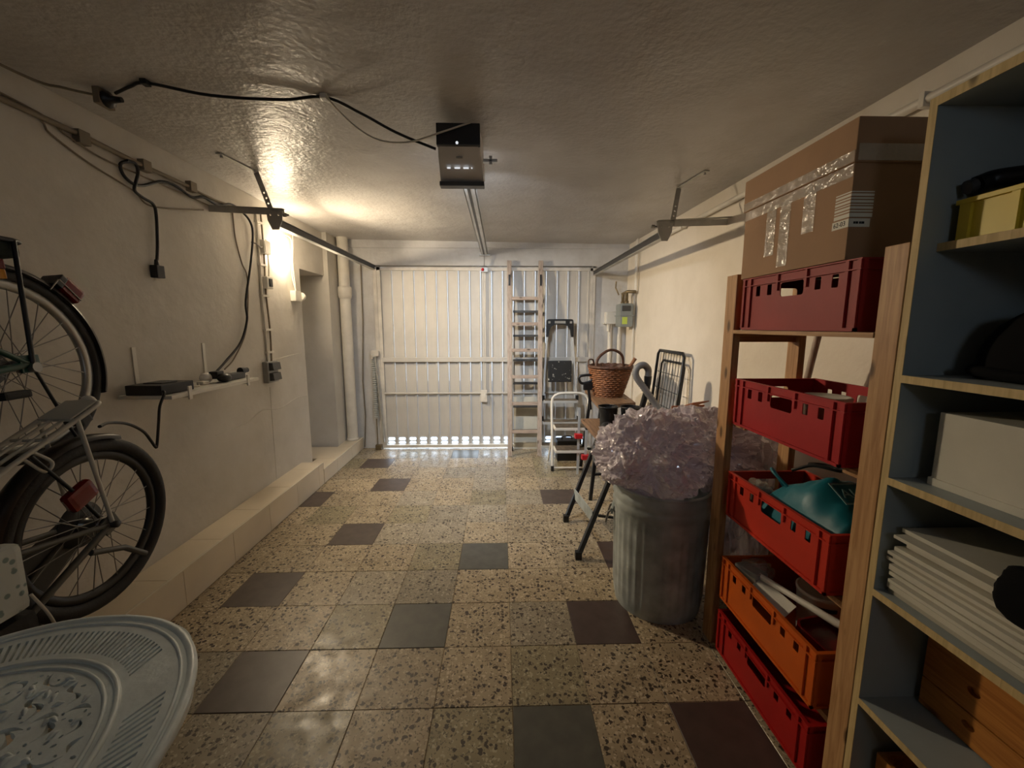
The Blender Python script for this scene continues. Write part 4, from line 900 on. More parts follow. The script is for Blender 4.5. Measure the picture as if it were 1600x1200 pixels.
# vacuum cleaner hose
t = thing('vacuum_cleaner', 'vacuum cleaner with grey ribbed hose arching up by the right wall', 'vacuum cleaner', (1.2, 3.0, 0))
hp = cat([(1.29, 2.68, 0.30), (1.27, 2.72, 0.50), (1.235, 2.84, 0.66), (1.17, 2.96, 0.82), (1.07, 2.99, 0.97), (1.00, 3.0, 1.07), (1.005, 3.0, 1.135), (1.05, 3.0, 1.155), (1.09, 3.01, 1.12), (1.095, 3.02, 1.06)], 14)
b = MB(); b.tube(hp, [0.024 + (0.0022 if i % 2 else -0.0012) for i in range(len(hp))], 10); b.build('hose', M_HOSE, t)
b = MB(); b.tube(cat([(1.095, 3.02, 1.07), (1.092, 3.02, 0.98), (1.075, 3.04, 0.86), (1.055, 3.06, 0.76), (1.05, 3.07, 0.72)], 5), [0.028, 0.027, 0.026, 0.025] + [0.022] * 17, 10); b.build('wand_handle', M_BLACK, t)
b = MB(); b.tube([(1.05, 3.07, 0.74), (1.06, 3.10, 0.05)], 0.018, 10); b.build('wand', M_STEEL, t)
b = MB(); b.box(0.98, 1.13, 3.05, 3.16, 0.0, 0.06, 0.015); b.build('floor_head', M_BLACK, t)
b = MB(); b.lathe([(0.10, 0.03), (0.14, 0.08), (0.15, 0.2), (0.12, 0.30), (0.05, 0.33)], (1.30, 2.66, 0), 24); b.build('canister', M_DPLAST, t)
for a in (0.5, 2.6, 4.7):
    b = MB(); b.ball((1.30 + 0.11 * math.cos(a), 2.66 + 0.11 * math.sin(a), 0.03), 0.03, 10, 6); b.build('castor', M_BLACK, t)
# folded wire airer against the right wall
t = thing('wire_airer', 'folded dark wire airer leaning against the right wall', 'drying rack', (1.44, 3.5, 0))
def ax(z): return 1.315 + 0.115 * z / 1.23
def airer_frame(y0, y1, z0, z1, xo, r):
    P = [(ax(z0) + xo, y0, z0), (ax(z1 - 0.03) + xo, y0, z1 - 0.03), (ax(z1) + xo, y0 + 0.03, z1), (ax(z1) + xo, y1 - 0.03, z1), (ax(z1 - 0.03) + xo, y1, z1 - 0.03), (ax(z0) + xo, y1, z0)]
    return P
b = MB(); b.tube(airer_frame(3.17, 3.70, 0.0, 1.225, 0, 0), 0.013, 8); b.build('frame', M_BLACKM, t)
b = MB(); b.tube(airer_frame(3.20, 3.66, 0.0, 1.14, 0.028, 0), 0.010, 8); b.build('leg_frame', M_BLACKM, t)
b = MB(); b.tube([(ax(0.62), 3.17, 0.62), (ax(0.58), 3.70, 0.58)], 0.010, 8); b.build('cross_tube', M_BLACKM, t)
for i in range(8):
    y = 3.24 + 0.056 * i
    b = MB(); b.tube([(ax(0.3), y, 0.3), (ax(1.21), y, 1.22)], 0.0028, 5); b.build('wire', M_BLACKM, t)
for z in (0.42, 0.52, 0.66, 0.76, 0.90, 1.04):
    b = MB(); b.tube([(ax(z), 3.18, z), (ax(z), 3.69, z)], 0.0032, 5); b.build('cross_wire', M_BLACKM, t)

# ================================================================== metal bin with crumpled wrap
cx, cy, R = 0.825, 2.01, 0.235
t = thing('metal_bin', 'galvanised fluted metal bin full of crumpled clear wrap', 'bin', (cx, cy, 0))
prof = [(R - 0.022, 0.0), (R - 0.020, 0.012), (R - 0.014, 0.05)] + [(R - 0.014 + 0.010 * i / 12, 0.05 + 0.46 * i / 12) for i in range(1, 13)] + [(R, 0.53), (R + 0.006, 0.545), (R, 0.56), (R, 0.575), (R + 0.006, 0.59), (R + 0.001, 0.605), (R, 0.64)]
n_ = 144
b = MB(); b.lathe(prof, (cx, cy, 0), n_, capt=False, mod=lambda i, a: (0.0042 * (1 if math.sin(36 * a) > 0.2 else 0) if 3 <= i <= 13 else 0)); b.build('body', M_GALV, t)
b = MB(); b.lathe([(R - 0.004, 0.64), (R - 0.004, 0.5)], (cx, cy, 0), 48, capb=False, capt=False); b.lathe([(R - 0.004, 0.5), (0.0, 0.5)], (cx, cy, 0), 48, capb=False, capt=False); b.build('inner_wall', M_GALV, t)
b = MB(); b.tube([(cx + (R + 0.002) * math.cos(2 * PI * j / 64), cy + (R + 0.002) * math.sin(2 * PI * j / 64), 0.642) for j in range(64)], 0.008, 8, True); b.build('rim', M_GALV, t)
for a0 in (PI - 0.36, -0.36):
    q = MB(); c0 = Vector((cx + R * math.cos(a0), cy + R * math.sin(a0), 0.475)); rd = Vector((math.cos(a0), math.sin(a0), 0)); tn = Vector((-math.sin(a0), math.cos(a0), 0))
    q.tube(cat([c0 + tn * 0.045, c0 + tn * 0.05 + rd * 0.02 + Vector((0, 0, -0.01)), c0 + tn * 0.045 + rd * 0.035 + Vector((0, 0, -0.07)), c0 - tn * 0.045 + rd * 0.035 + Vector((0, 0, -0.07)), c0 - tn * 0.05 + rd * 0.02 + Vector((0, 0, -0.01)), c0 - tn * 0.045], 5), 0.006, 7); q.build('handle', M_STEEL, t)
    q = MB(); q.bar(c0 + tn * 0.06 + rd * 0.004, c0 - tn * 0.06 + rd * 0.004, 0.012, 0.03); q.build('handle_plate', M_GALV, t)
def crumple(center, rad, sub, amp, seed, name, label, m, floor_z=None):
    bm = bmesh.new(); bmesh.ops.create_icosphere(bm, subdivisions=sub, radius=1.0)
    off = Vector((seed * 3.1, seed * 1.7, seed * 2.3))
    def ridge(q): return 1 - 2 * abs(noise.noise(q))
    for v in bm.verts:
        d = v.co.normalized()
        wv = Vector((noise.noise(d * 4 + off), noise.noise(d * 4 + off * 2), noise.noise(d * 4 + off * 3))) * 0.35
        k = 1 + 0.30 * noise.noise(d * 1.9 + off) + amp * (0.16 * ridge(d * 3.4 + wv + off) + 0.11 * ridge(d * 6.0 + wv * 2.5 + off * 2) + 0.06 * ridge(d * 12 + wv * 4 + off * 3) - 0.14)
        p = Vector((d.x * rad[0] * k, d.y * rad[1] * k, d.z * rad[2] * k)) + Vector(center)
        if floor_z is not None:
            dr_ = Vector((p.x - cx, p.y - cy))
            if p.z < floor_z:
                if dr_.length > R - 0.02: dr_ = dr_.normalized() * (R - 0.02); p.x = cx + dr_.x; p.y = cy + dr_.y
                p.z = max(p.z, floor_z - 0.1)
        v.co = p
    me = bpy.data.meshes.new(name)
    bm.to_mesh(me); bm.free(); me.materials.append(m)
    return tag(link(name, me), label, 'plastic wrap')
crumple((0.745, 2.0, 0.79), (0.23, 0.25, 0.22), 6, 0.85, 1, 'plastic_wrap', 'heap of crumpled clear plastic wrap rising out of the metal bin', M_FILM, 0.66)
crumple((1.10, 2.07, 0.81), (0.25, 0.23, 0.20), 6, 0.85, 4, 'plastic_wrap', 'crumpled clear wrap bulging behind the pine rack post', M_FILM)
crumple((1.28, 2.05, 0.50), (0.16, 0.20, 0.50), 5, 0.7, 9, 'plastic_wrap', 'sack of clear wrap standing on the floor behind the rack', M_FILM)
t = thing('cardboard_piece', 'rust-brown cardboard flap poking out of the plastic wrap', 'cardboard', (1.17, 2.42, 0))
b = MB(); b.bar((1.16, 2.46, 0.0), (1.13, 2.42, 0.965), 0.20, 0.006, (0, 1, 0)); b.build('sheet', M_CARDD, t)
b = MB(); b.bar((1.13, 2.42, 0.96), (1.17, 2.34, 1.0), 0.14, 0.006, (0, 0, 1)); b.build('flap', M_CARDD, t)
# ================================================================== pine rack and crates
CX0, CX1, CY0, CY1 = 0.95, 1.28, 1.092, 1.632
rk = thing('pine_rack', 'open pine post rack holding five stacked crates', 'rack', (1.1, 1.36, 0))
for (x0, x1, y0, y1, zt, mm) in ((0.955, 0.985, 1.682, 1.756, 1.647, M_PINE), (1.222, 1.25, 1.662, 1.730, 1.647, M_PINE), (0.955, 0.985, 0.972, 1.035, 1.635, M_PINE), (1.29, 1.32, 0.972, 1.035, 1.635, M_PINE)):
    b = MB(); b.box(x0, x1, y0, y1, 0, zt, 0.002); b.build('post', mm, rk)
levels = [0.022, 0.268, 0.648, 1.042]
for z in levels:
    for y0, y1 in ((1.636, 1.66), (1.064, 1.088)):
        pass
    for y0, y1 in ((1.600, 1.682), (1.035, 1.118)):
        b = MB(); b.box(0.985, 1.222 if y0 > 1.3 else 1.29, y0, y1, z - 0.020, z - 0.001, 0.001); b.build('support_rail', M_PINEX, rk)
for x0, x1 in ((0.952, 1.04), (1.05, 1.14), (1.15, 1.24)):
    b = MB(); b.box(x0, x1, 1.036, 1.681, 1.410, 1.424, 0.001); b.build('shelf_slat', M_PINEY, rk)
for y0, y1 in ((1.685, 1.72), (0.985, 1.02)):
    b = MB(); b.box(0.985, 1.222 if y0 > 1.3 else 1.29, y0, y1, 1.375, 1.409, 0.001); b.build('cross_rail', M_PINEX, rk)
def crate(z, m, label, h=0.19, dy=0.0):
    t = thing('stacking_crate', label, 'crate', ((CX0 + CX1) / 2, (CY0 + CY1) / 2 + dy, z), 'euro crates on the pine rack')
    x0, x1, y0, y1 = CX0, CX1, CY0 + dy, CY1 + dy; W = y1 - y0; D = x1 - x0; i_ = 0.007
    hz0, hz1 = 0.62 * h, 0.83 * h
    holes = [rrect(W * 0.5 - 0.055, W * 0.5 + 0.055, hz0 - 0.006, hz1, 0.01, 3)] + [rrect(W * f - 0.012, W * f + 0.012, hz0 + 0.004, hz1, 0.003, 2) for f in (0.17, 0.29, 0.71, 0.83)]
    for xx, nx in ((x0 + i_, -1), (x1 - i_ - 0.003, -1)):
        q = MB(); q.plate(rect(0.006, W - 0.006, 0, h - 0.002), holes, 0.003, frame_M((xx + 0.003, y0, z), (0, 1, 0), (0, 0, 1), (-1, 0, 0))); q.build('long_wall', m, t)
    hole2 = [rrect(D * 0.5 - 0.05, D * 0.5 + 0.05, hz0 - 0.006, hz1, 0.01, 3)]
    for yy in (y0 + i_, y1 - i_ - 0.003):
        q = MB(); q.plate(rect(0.006, D - 0.006, 0, h - 0.002), hole2, 0.003, frame_M((x0, yy + 0.003, z), (1, 0, 0), (0, 0, 1), (0, -1, 0))); q.build('end_wall', m, t)
    q = MB(); q.box(x0 + i_, x1 - i_, y0 + i_, y1 - i_, z, z + 0.004); q.build('base', m, t)
    q = MB()
    for a0, a1, c0, c1 in ((x0, x0 + 0.012, y0, y1), (x1 - 0.012, x1, y0, y1), (x0 + 0.012, x1 - 0.012, y0, y0 + 0.012), (x0 + 0.012, x1 - 0.012, y1 - 0.012, y1)):
        q.box(a0, a1, c0, c1, z + h - 0.004, z + h)
    q.build('rim', m, t)
    q = MB()
    for a0, a1, c0, c1 in ((x0 - 0.001, x0 + 0.008, y0, y1), (x1 - 0.008, x1 + 0.001, y0, y1), (x0, x1, y0 - 0.001, y0 + 0.008), (x0, x1, y1 - 0.008, y1 + 0.001)):
        q.box(a0, a1, c0, c1, z + 0.845 * h, z + 0.845 * h + 0.003)
    q.build('ledge', m, t)
    q = MB()
    for a0, a1, c0, c1 in ((x0, x0 + 0.008, y0, y1), (x1 - 0.008, x1, y0, y1), (x0, x1, y0, y0 + 0.008), (x0, x1, y1 - 0.008, y1)):
        q.box(a0 , a1 , c0 , c1, z + 0.001, z + 0.010)
    q.build('foot_band', m, t)
    for yc in (y0 + 0.009, y0 + 0.048, y1 - 0.048, y1 - 0.009):
        for xx in (x0 + 0.0005, x1 - 0.0085):
            q = MB(); q.box(xx, xx + 0.008, yc - 0.006, yc + 0.006, z + 0.003, z + h - 0.003); q.build('rib', m, t)
    for f in (0.375, 0.625):
        q = MB(); q.box(x0 + 0.0005, x0 + 0.008, y0 + W * f - 0.005, y0 + W * f + 0.005, z + 0.70 * h, z + h - 0.003); q.build('rib', m, t)
    for xc in (x0 + 0.012, x1 - 0.012):
        for yy in (y0 + 0.0005, y1 - 0.0085):
            q = MB(); q.box(xc - 0.006, xc + 0.006, yy, yy + 0.008, z + 0.003, z + h - 0.003); q.build('rib', m, t)
    return t
crate(1.425, M_CR[0], 'brick-red crate under the cardboard box', 0.195)
crate(1.043, M_CR[1], 'crimson crate with a clear round tub inside, second from the top', 0.187)
crate(0.650, M_CR[2], 'scarlet crate holding the teal bag', 0.19)
crate(0.269, M_CR[3], 'orange crate holding a brush and a white pail', 0.19)
crate(0.023, M_CR[4], 'dark red crate at the bottom of the rack', 0.185)
# crate contents
t = thing('plastic_tub', 'clear round plastic tub with lid in the crimson crate', 'tub', (1.045, 1.28, 1.048))
b = MB(); b.lathe([(0.045, 1.048), (0.058, 1.05), (0.066, 1.205)], (1.05, 1.285, 0), 28); b.build('body', M_TAPE, t)
b = MB(); b.lathe([(0.068, 1.20), (0.070, 1.214), (0.064, 1.218), (0.06, 1.214), (0.0, 1.214)], (1.05, 1.285, 0), 28); b.build('lid', M_WPLAST, t)
def blob(name, label, cat_, center, rad, m, seed, amp=0.25, sub=4, freq=2.0, parent=None, flat=None):
    bm = bmesh.new(); bmesh.ops.create_icosphere(bm, subdivisions=sub, radius=1.0); off = Vector((seed, seed * 2.1, seed * 0.7))
    for v in bm.verts:
        d = v.co.normalized(); k = 1 + amp * noise.noise(d * freq + off) + amp * 0.4 * noise.noise(d * freq * 3 + off)
        p = Vector((math.copysign(abs(d.x) ** 0.75, d.x) * rad[0], math.copysign(abs(d.y) ** 0.75, d.y) * rad[1], math.copysign(abs(d.z) ** 0.85, d.z) * rad[2])) * k + Vector(center)
        if flat is not None: p.z = max(p.z, flat)
        v.co = p
    me = bpy.data.meshes.new(name); 
    for f in bm.faces: f.smooth = True
    bm.to_mesh(me); bm.free(); me.materials.append(m)
    if parent is not None: me.transform(Matrix.Translation(-wloc(parent)))
    o = link(name, me, parent)
    if parent is None: tag(o, label, cat_)
    return o
t = thing('carrier_bag', 'teal plastic bag lettered AL slumped in the scarlet crate', 'bag', (1.12, 1.28, 0.655))
def bag_z(x, y):
    r = max(0.0, 1 - abs((x - 1.125) / 0.150) ** 3.5) ** 0.5
    if y < 1.275: h = 0.855 + 0.075 * (y - 1.125) / 0.15
    else: h = 0.93 - 0.115 * ((y - 1.275) / 0.23) ** 1.3
    e_ = max(0.0, 1 - max(0, (1.13 - y) / 0.02) ** 2) ** 0.5 if y < 1.13 else (max(0.0, 1 - max(0, (y - 1.46) / 0.045) ** 2) ** 0.5 if y > 1.46 else 1.0)
    return 0.658 + (h - 0.658) * r * e_ * (1 + 0.05 * noise.noise(Vector((x * 16, y * 13, 2))) + 0.03 * noise.noise(Vector((x * 40, y * 30, 5))))
b = MB(); nx, ny = 26, 40; V = []
for j in range(ny + 1):
    for i in range(nx + 1):
        x = 0.976 + 0.298 * i / nx; y = 1.111 + 0.394 * j / ny; V.append((x, y, bag_z(x, y)))
n0 = len(V)
for j in range(ny + 1):
    for i in range(nx + 1):
        x = 0.976 + 0.298 * i / nx; y = 1.111 + 0.394 * j / ny; V.append((x, y, 0.656))
w1 = nx + 1; F_ = []
for j in range(ny):
    for i in range(nx):
        a0 = j * w1 + i; F_.append((a0, a0 + 1, a0 + w1 + 1, a0 + w1)); F_.append((n0 + a0 + w1, n0 + a0 + w1 + 1, n0 + a0 + 1, n0 + a0))
b._add(V, F_, True); b.build('bag', M_TEAL, t)
Mt = frame_M((1.120, 1.210, 0.914), (1, 0, 0), (0, 0.894, 0.447), (0, -0.447, 0.894))
b = MB()
for q_ in (rect(-0.060, 0.10, -0.040, -0.034), rect(-0.060, 0.10, 0.040, 0.046), rect(-0.060, -0.054, -0.034, 0.040)): b.plate(q_, [], 0.0015, Mt)
b.build('print_frame', M_TEALP, t)
text('lettering', 'AL', 0.050, M_TEALP, t, Mt @ Matrix.Translation((-0.020, 0.0, 0.0025)))
b = MB(); b.tube(cat([(1.04, 1.40, 0.86), (1.02, 1.46, 0.90), (1.05, 1.50, 0.89), (1.10, 1.50, 0.82)], 5), 0.006, 6); b.build('bag_handle', M_TEAL, t)
blob('film_scrap', 'scrap of clear film beside the teal bag', 'plastic wrap', (1.03, 1.53, 0.745), (0.05, 0.06, 0.085), M_TAPE, 3, 0.4)
t = thing('black_lead', 'coil of black lead lying on the teal bag', 'cable', (1.2, 1.35, 0.88))
b = MB(); b.tube(cat([(1.10, 1.47, 0.90), (1.14, 1.42, 0.935), (1.19, 1.36, 0.935), (1.23, 1.40, 0.93), (1.20, 1.46, 0.925), (1.15, 1.45, 0.93), (1.17, 1.38, 0.938)], 6), 0.006, 6); b.build('lead', M_CABLE, t)
t = thing('hand_brush', 'long-handled white brush lying across the orange crate', 'brush', (1.05, 1.4, 0.43))
b = MB(); b.tube([(1.02, 1.48, 0.462), (1.06, 1.34, 0.468), (1.10, 1.20, 0.474), (1.115, 1.17, 0.474)], [0.012, 0.011, 0.014, 0.008], 8); b.build('handle', M_WPLAST, t)
b = MB(); b.bar((1.0, 1.58, 0.452), (1.025, 1.47, 0.464), 0.055, 0.02, (0, 0, 1), 0.006); b.build('head', M_GPLAST, t)
b = MB(); b.bar((1.0, 1.58, 0.43), (1.025, 1.48, 0.442), 0.05, 0.03, (0, 0, 1), 0.003); b.build('bristles', M_BOARDG, t)
t = thing('white_pail', 'small white pail with dark slot in the orange crate', 'pail', (1.20, 1.40, 0.275))
b = MB(); b.lathe([(0.062, 0.275), (0.076, 0.46), (0.078, 0.462), (0.079, 0.475), (0.072, 0.475), (0.06, 0.29)], (1.185, 1.375, 0), 28, capt=False); b.build('body', M_WPLAST, t)
b = MB(); b.lathe([(0.078, 0.43), (0.0785, 0.445)], (1.185, 1.375, 0), 8, arc=(PI * 1.1, PI * 1.5)); b.build('slot', M_BLACK, t)
t = thing('red_dustpan', 'red dustpan beneath the brush in the orange crate', 'dustpan', (1.07, 1.22, 0.40))
b = MB(); b.plate(rrect(-0.075, 0.075, -0.08, 0.08, 0.03, 4), [], 0.004, frame_M((1.09, 1.20, 0.40), (0.97, 0.2, 0), (-0.2, 0.97, 0.15), (0, -0.15, 1))); b.plate(rrect(-0.078, 0.078, -0.083, 0.083, 0.032, 4), [rrect(-0.072, 0.072, -0.077, 0.077, 0.028, 4)], 0.03, frame_M((1.09, 1.20, 0.40), (0.97, 0.2, 0), (-0.2, 0.97, 0.15), (0, -0.15, 1))); b.build('pan', M_TAIL, t)
q = MB(); q.plate(rect(-0.04, 0.04, -0.08, 0.08), [], 0.002, frame_M((1.015, 1.40, 0.425), (0.8, 0.2, 0.5), (-0.2, 0.97, 0.1), (-0.5, -0.1, 0.85))); tag(q.build('paper_sheet', M_PAPER), 'white paper sheet under the brush handle', 'paper')
blob('film_scrap', 'crumpled clear film at the far end of the orange crate', 'plastic wrap', (1.06, 1.56, 0.40), (0.06, 0.05, 0.07), M_TAPE, 5, 0.4)
# cardboard box on the top crate
bx0, bx1, by0, by1, bz0, bz1 = 0.946, 1.262, 1.145, 1.640, 1.6215, 1.985
t = thing('cardboard_box', 'large taped cardboard box on top of the rack', 'box', ((bx0 + bx1) / 2, (by0 + by1) / 2, bz0))
b = MB(); b.box(bx0, bx1, by0, by1, bz0, 1.90, 0.002); b.build('body', M_CARD, t)
b = MB(); b.box(bx0 - 0.006, bx1 + 0.006, by0 - 0.006, by1 + 0.006, 1.872, bz1, 0.003); b.build('lid', M_CARD, t)
def strip(x, ya, yb_, za, zb): return (x, ya, yb_, za, zb)
for (ya, yb_, za, zb) in ((1.455, 1.505, 1.685, 1.85), (1.383, 1.433, 1.64, 1.85), (1.275, 1.325, 1.725, 1.862)):
    q = MB(); q.box(bx0 - 0.0012, bx0 - 0.0004, ya, yb_, za, zb); q.build('tape', M_TAPE, t)
q = MB(); q.box(bx0 - 0.0016, bx0 - 0.0005, by0 + 0.002, by1 - 0.002, 1.838, 1.871); q.build('tape', M_TAPE, t)
q = MB(); q.box(bx0 - 0.0076, bx0 - 0.0065, by0 - 0.004, by1 + 0.004, 1.874, 1.903); q.build('tape', M_TAPE, t)
q = MB(); q.box(bx0 + 0.001, bx1 - 0.002, by0 - 0.0076, by0 - 0.0065, 1.876, 1.918); q.build('tape', M_TAPE, t)
# corner label: bars and numerals wrapping both faces
q = MB()
zz = 1.734
for i, hgt in enumerate((0.010, 0.004, 0.006, 0.003, 0.006, 0.004, 0.006, 0.003)):
    q.box(bx0 - 0.0010, bx0 - 0.0004, by0, by0 + 0.052, zz, zz + hgt); q.box(bx0, bx0 + 0.062, by0 - 0.0010, by0 - 0.0004, zz, zz + hgt)
    zz += hgt + 0.0035
q.build('label_bars', M_PAPER, t)
q = MB(); q.box(bx0 - 0.0010, bx0 - 0.0004, by0, by0 + 0.056, 1.708, 1.730); q.box(bx0, bx0 + 0.058, by0 - 0.0010, by0 - 0.0004, 1.708, 1.730); q.build('label_strip', M_PAPER, t)
text('numerals', '62-03', 0.018, M_INK, t, frame_M((bx0 - 0.0015, by0 + 0.030, 1.719), (0, -1, 0), (0, 0, 1), (-1, 0, 0)), 0.0002)
q = MB()
for a0, a1 in ((0.012, 0.017), (0.018, 0.025), (0.028, 0.033), (0.034, 0.042)): q.box(bx0 + a0, bx0 + a1, by0 - 0.0016, by0 - 0.0010, 1.716, 1.722)
q.build('small_print', M_INK, t)
# broom leaning behind the rack
t = thing('broom', 'wooden broom leaning on the wall behind the rack', 'broom', (1.38, 1.95, 0))
b = MB(); b.tube([(1.40, 2.05, 0.10), (1.35, 1.70, 1.55)], 0.014, 10); b.build('stick', M_LADW, t)
b = MB(); b.bar((1.26, 2.06, 0.085), (1.50, 2.06, 0.085), 0.05, 0.04, (0, 0, 1), 0.006); b.build('head', M_PINEX, t)
b = MB(); b.bar((1.26, 2.06, 0.033), (1.50, 2.06, 0.033), 0.055, 0.066, (0, 0, 1), 0.004); b.build('bristles', M_WICKERD, t)

# ================================================================== bookcase
FX, BX, PY, NY = 0.95, 1.32, 0.945, 0.02
bc = thing('bookcase', 'tall open bookcase with pale chipboard edges at the right', 'bookcase', (1.13, 0.48, 0))
def panel(name, x0, x1, y0, y1, z0, z1, edge=True, axis='z'):
    q = MB(); q.box(x0 + (0.0015 if edge else 0), x1, y0, y1, z0, z1); o = q.build(name, M_BCASE, bc)
    if edge:
        q = MB(); q.box(x0, x0 + 0.0015, y0, y1, z0, z1); e = q.build('edge_band', M_EDGE, o)
    return o
panel('side_panel', FX, BX, PY, PY + 0.018, 0, 1.935)
panel('side_panel', FX, BX, NY - 0.018, NY, 0, 1.935)
panel('top_panel', FX, BX, NY, PY, 1.915, 1.935)
panel('shelf', FX + 0.042, BX, NY, PY, 1.608, 1.626)
for z in (1.325, 1.072, 0.775, 0.46, 0.08): panel('shelf', FX, BX, NY, PY, z - 0.018, z)
q = MB(); q.box(BX, BX + 0.004, NY - 0.018, PY + 0.018, 0, 1.935); q.build('back_board', M_BCBACK, bc)
# contents, top to bottom
t = thing('yellow_tray', 'yellow plastic tray crate on the upper bookcase shelf', 'crate', (1.10, 0.72, 1.626))
x0, x1, y0, y1, z0, z1 = 1.015, 1.26, 0.52, 0.925, 1.6265, 1.712
for nm, a in (('front_wall', (x0, x0 + 0.004, y0, y1, z0, z1)), ('rear_wall', (x1 - 0.004, x1, y0, y1, z0, z1)), ('end_wall', (x0 + 0.004, x1 - 0.004, y0, y0 + 0.004, z0, z1)), ('end_wall', (x0 + 0.004, x1 - 0.004, y1 - 0.004, y1, z0, z1)), ('base', (x0, x1, y0, y1, z0, z0 + 0.004))):
    q = MB(); q.box(*a); q.build(nm, M_YELLOW, t)
q = MB(); q.box(x0 - 0.008, x0 + 0.004, y0 - 0.008, y1 + 0.006, z1 - 0.008, z1 + 0.002, 0.001); q.box(x1 - 0.004, x1 + 0.006, y0 - 0.008, y1 + 0.006, z1 - 0.008, z1 + 0.002, 0.001); q.box(x0, x1, y1 - 0.004, y1 + 0.006, z1 - 0.008, z1 + 0.002, 0.001); q.box(x0, x1, y0 - 0.006, y0 + 0.004, z1 - 0.008, z1 + 0.002, 0.001); q.build('rim', M_YELLOW, t)
for yc in (y1 - 0.012, y1 - 0.105, y1 - 0.20, y1 - 0.30, y0 + 0.012):
    q = MB(); q.box(x0 - 0.007, x0, yc - 0.012 if yc > y1 - 0.05 else yc - 0.004, yc + 0.010, z0, z1 - 0.006); q.build('rib', M_YELLOW, t)
t = thing('hand_drill', 'black power tool lying behind the yellow tray rim', 'tool', (1.13, 0.80, 1.64))
b = MB(); b.tube(cat([(1.03, 0.915, 1.742), (1.06, 0.905, 1.752), (1.10, 0.85, 1.745), (1.14, 0.78, 1.73)], 5), 0.020, 10); b.build('body', M_BLACK, t)
b = MB(); b.tube([(1.025, 0.915, 1.742), (1.012, 0.918, 1.738)], 0.015, 10); b.build('chuck', M_DPLAST, t)
b = MB(); b.tube([(1.10, 0.85, 1.74), (1.11, 0.84, 1.64)], 0.018, 10); b.build('grip', M_BLACK, t)
t = thing('cycle_helmet', 'domed black helmet-like shape on the middle bookcase shelf', 'helmet', (1.10, 0.76, 1.325))
blob('shell', '', '', (1.155, 0.77, 1.345), (0.125, 0.15, 0.145), M_MATTE, 2, 0.05, 4, 1.5, t, 1.3265)
b = MB(); b.tube(cat([(1.04, 0.88, 1.345), (1.03, 0.80, 1.34), (1.03, 0.72, 1.34), (1.05, 0.65, 1.345)], 5), 0.012, 8); b.build('brim', M_MATTE, t)
t = thing('white_carton', 'flat-sided white carton standing on the bookcase shelf below the helmet', 'carton', (1.12, 0.70, 1.072))
b = MB(); b.box(1.008, 1.27, 0.46, 0.90, 1.0725, 1.245, 0.002); b.build('body', M_BOARD, t)
b = MB(); b.box(1.004, 1.274, 0.456, 0.904, 1.0725, 1.090, 0.001); b.build('lid', M_BOARD, t)
rb_ = random.Random(11); z = 0.776
for i in range(15):
    th = rb_.choice((0.008, 0.010, 0.012, 0.014)); dx = rb_.uniform(-0.012, 0.02); dyy = rb_.uniform(-0.03, 0.0)
    q = MB(); q.box(0.962 + dx, 1.29 - rb_.uniform(0, 0.06), 0.30 + rb_.uniform(0, 0.1), 0.938 + dyy, z, z + th, 0.0008)
    ttl = ['lowest', 'second', 'third', 'fourth', 'fifth', 'sixth', 'seventh', 'eighth', 'ninth', 'tenth', 'eleventh', 'twelfth', 'thirteenth', 'fourteenth', 'topmost'][i]
    tag(q.build('shelf_board', M_BOARD if rb_.random() < 0.7 else M_BOARDG), ('%s white board from below in the board stack on the bookcase' % ttl) if i < 14 else 'topmost white board of the board stack on the bookcase', 'board', 'white boards stacked in the bookcase')
    z += th + rb_.uniform(0.0003, 0.003)
t = thing('black_pouch', 'black pouch hanging over the edge of the board stack', 'pouch', (0.98, 0.66, 0.90))
blob('pouch', '', '', (0.965, 0.640, 0.945), (0.03, 0.075, 0.055), M_MATTE, 6, 0.12, 4, 1.5, t)
b = MB(); b.box(0.96, 1.08, 0.60, 0.70, z + 0.001, z + 0.02, 0.006); b.build('strap', M_MATTE, t)
q = MB(); q.box(0.953, 1.0, 0.63, 0.74, 0.4605, 0.468, 0.001); tag(q.build('white_strip', M_BOARD), 'slim white strip on the lower bookcase shelf', 'strip')
# chest of two pine drawers
t = thing('drawer_chest', 'small pine chest with two finger-hole drawers low in the bookcase', 'chest', (1.2, 0.66, 0.46))
b = MB(); b.box(1.104, 1.29, 0.42, 0.930, 0.461, 0.735, 0.001); b.build('carcass', M_DRAWER, t)
for za, zb, hz in ((0.545, 0.705, 0.600), (0.466, 0.541, 0.512)):
    q = MB(); q.plate(rect(0.425, 0.925, za, zb), [ell(0.816, hz, 0.014, 0.010, 14), ell(0.54, hz, 0.014, 0.010, 14)], 0.012, frame_M((1.104, 0, 0), (0, 1, 0), (0, 0, 1), (-1, 0, 0))); q.build('drawer_front', M_DRAWER, t)
t = thing('pine_box', 'open pine box on the bottom shelf of the bookcase', 'box', (1.14, 0.66, 0.08))
for nm, a in (('front_board', (1.0, 1.012, 0.40, 0.925, 0.0805, 0.315)), ('rear_board', (1.278, 1.29, 0.40, 0.925, 0.0805, 0.315)), ('end_board', (1.012, 1.278, 0.40, 0.412, 0.0805, 0.315)), ('end_board', (1.012, 1.278, 0.913, 0.925, 0.0805, 0.315)), ('base_board', (1.012, 1.278, 0.412, 0.913, 0.0805, 0.09))):
    q = MB(); q.box(*a, 0.001); q.build(nm, M_DRAWER, t)

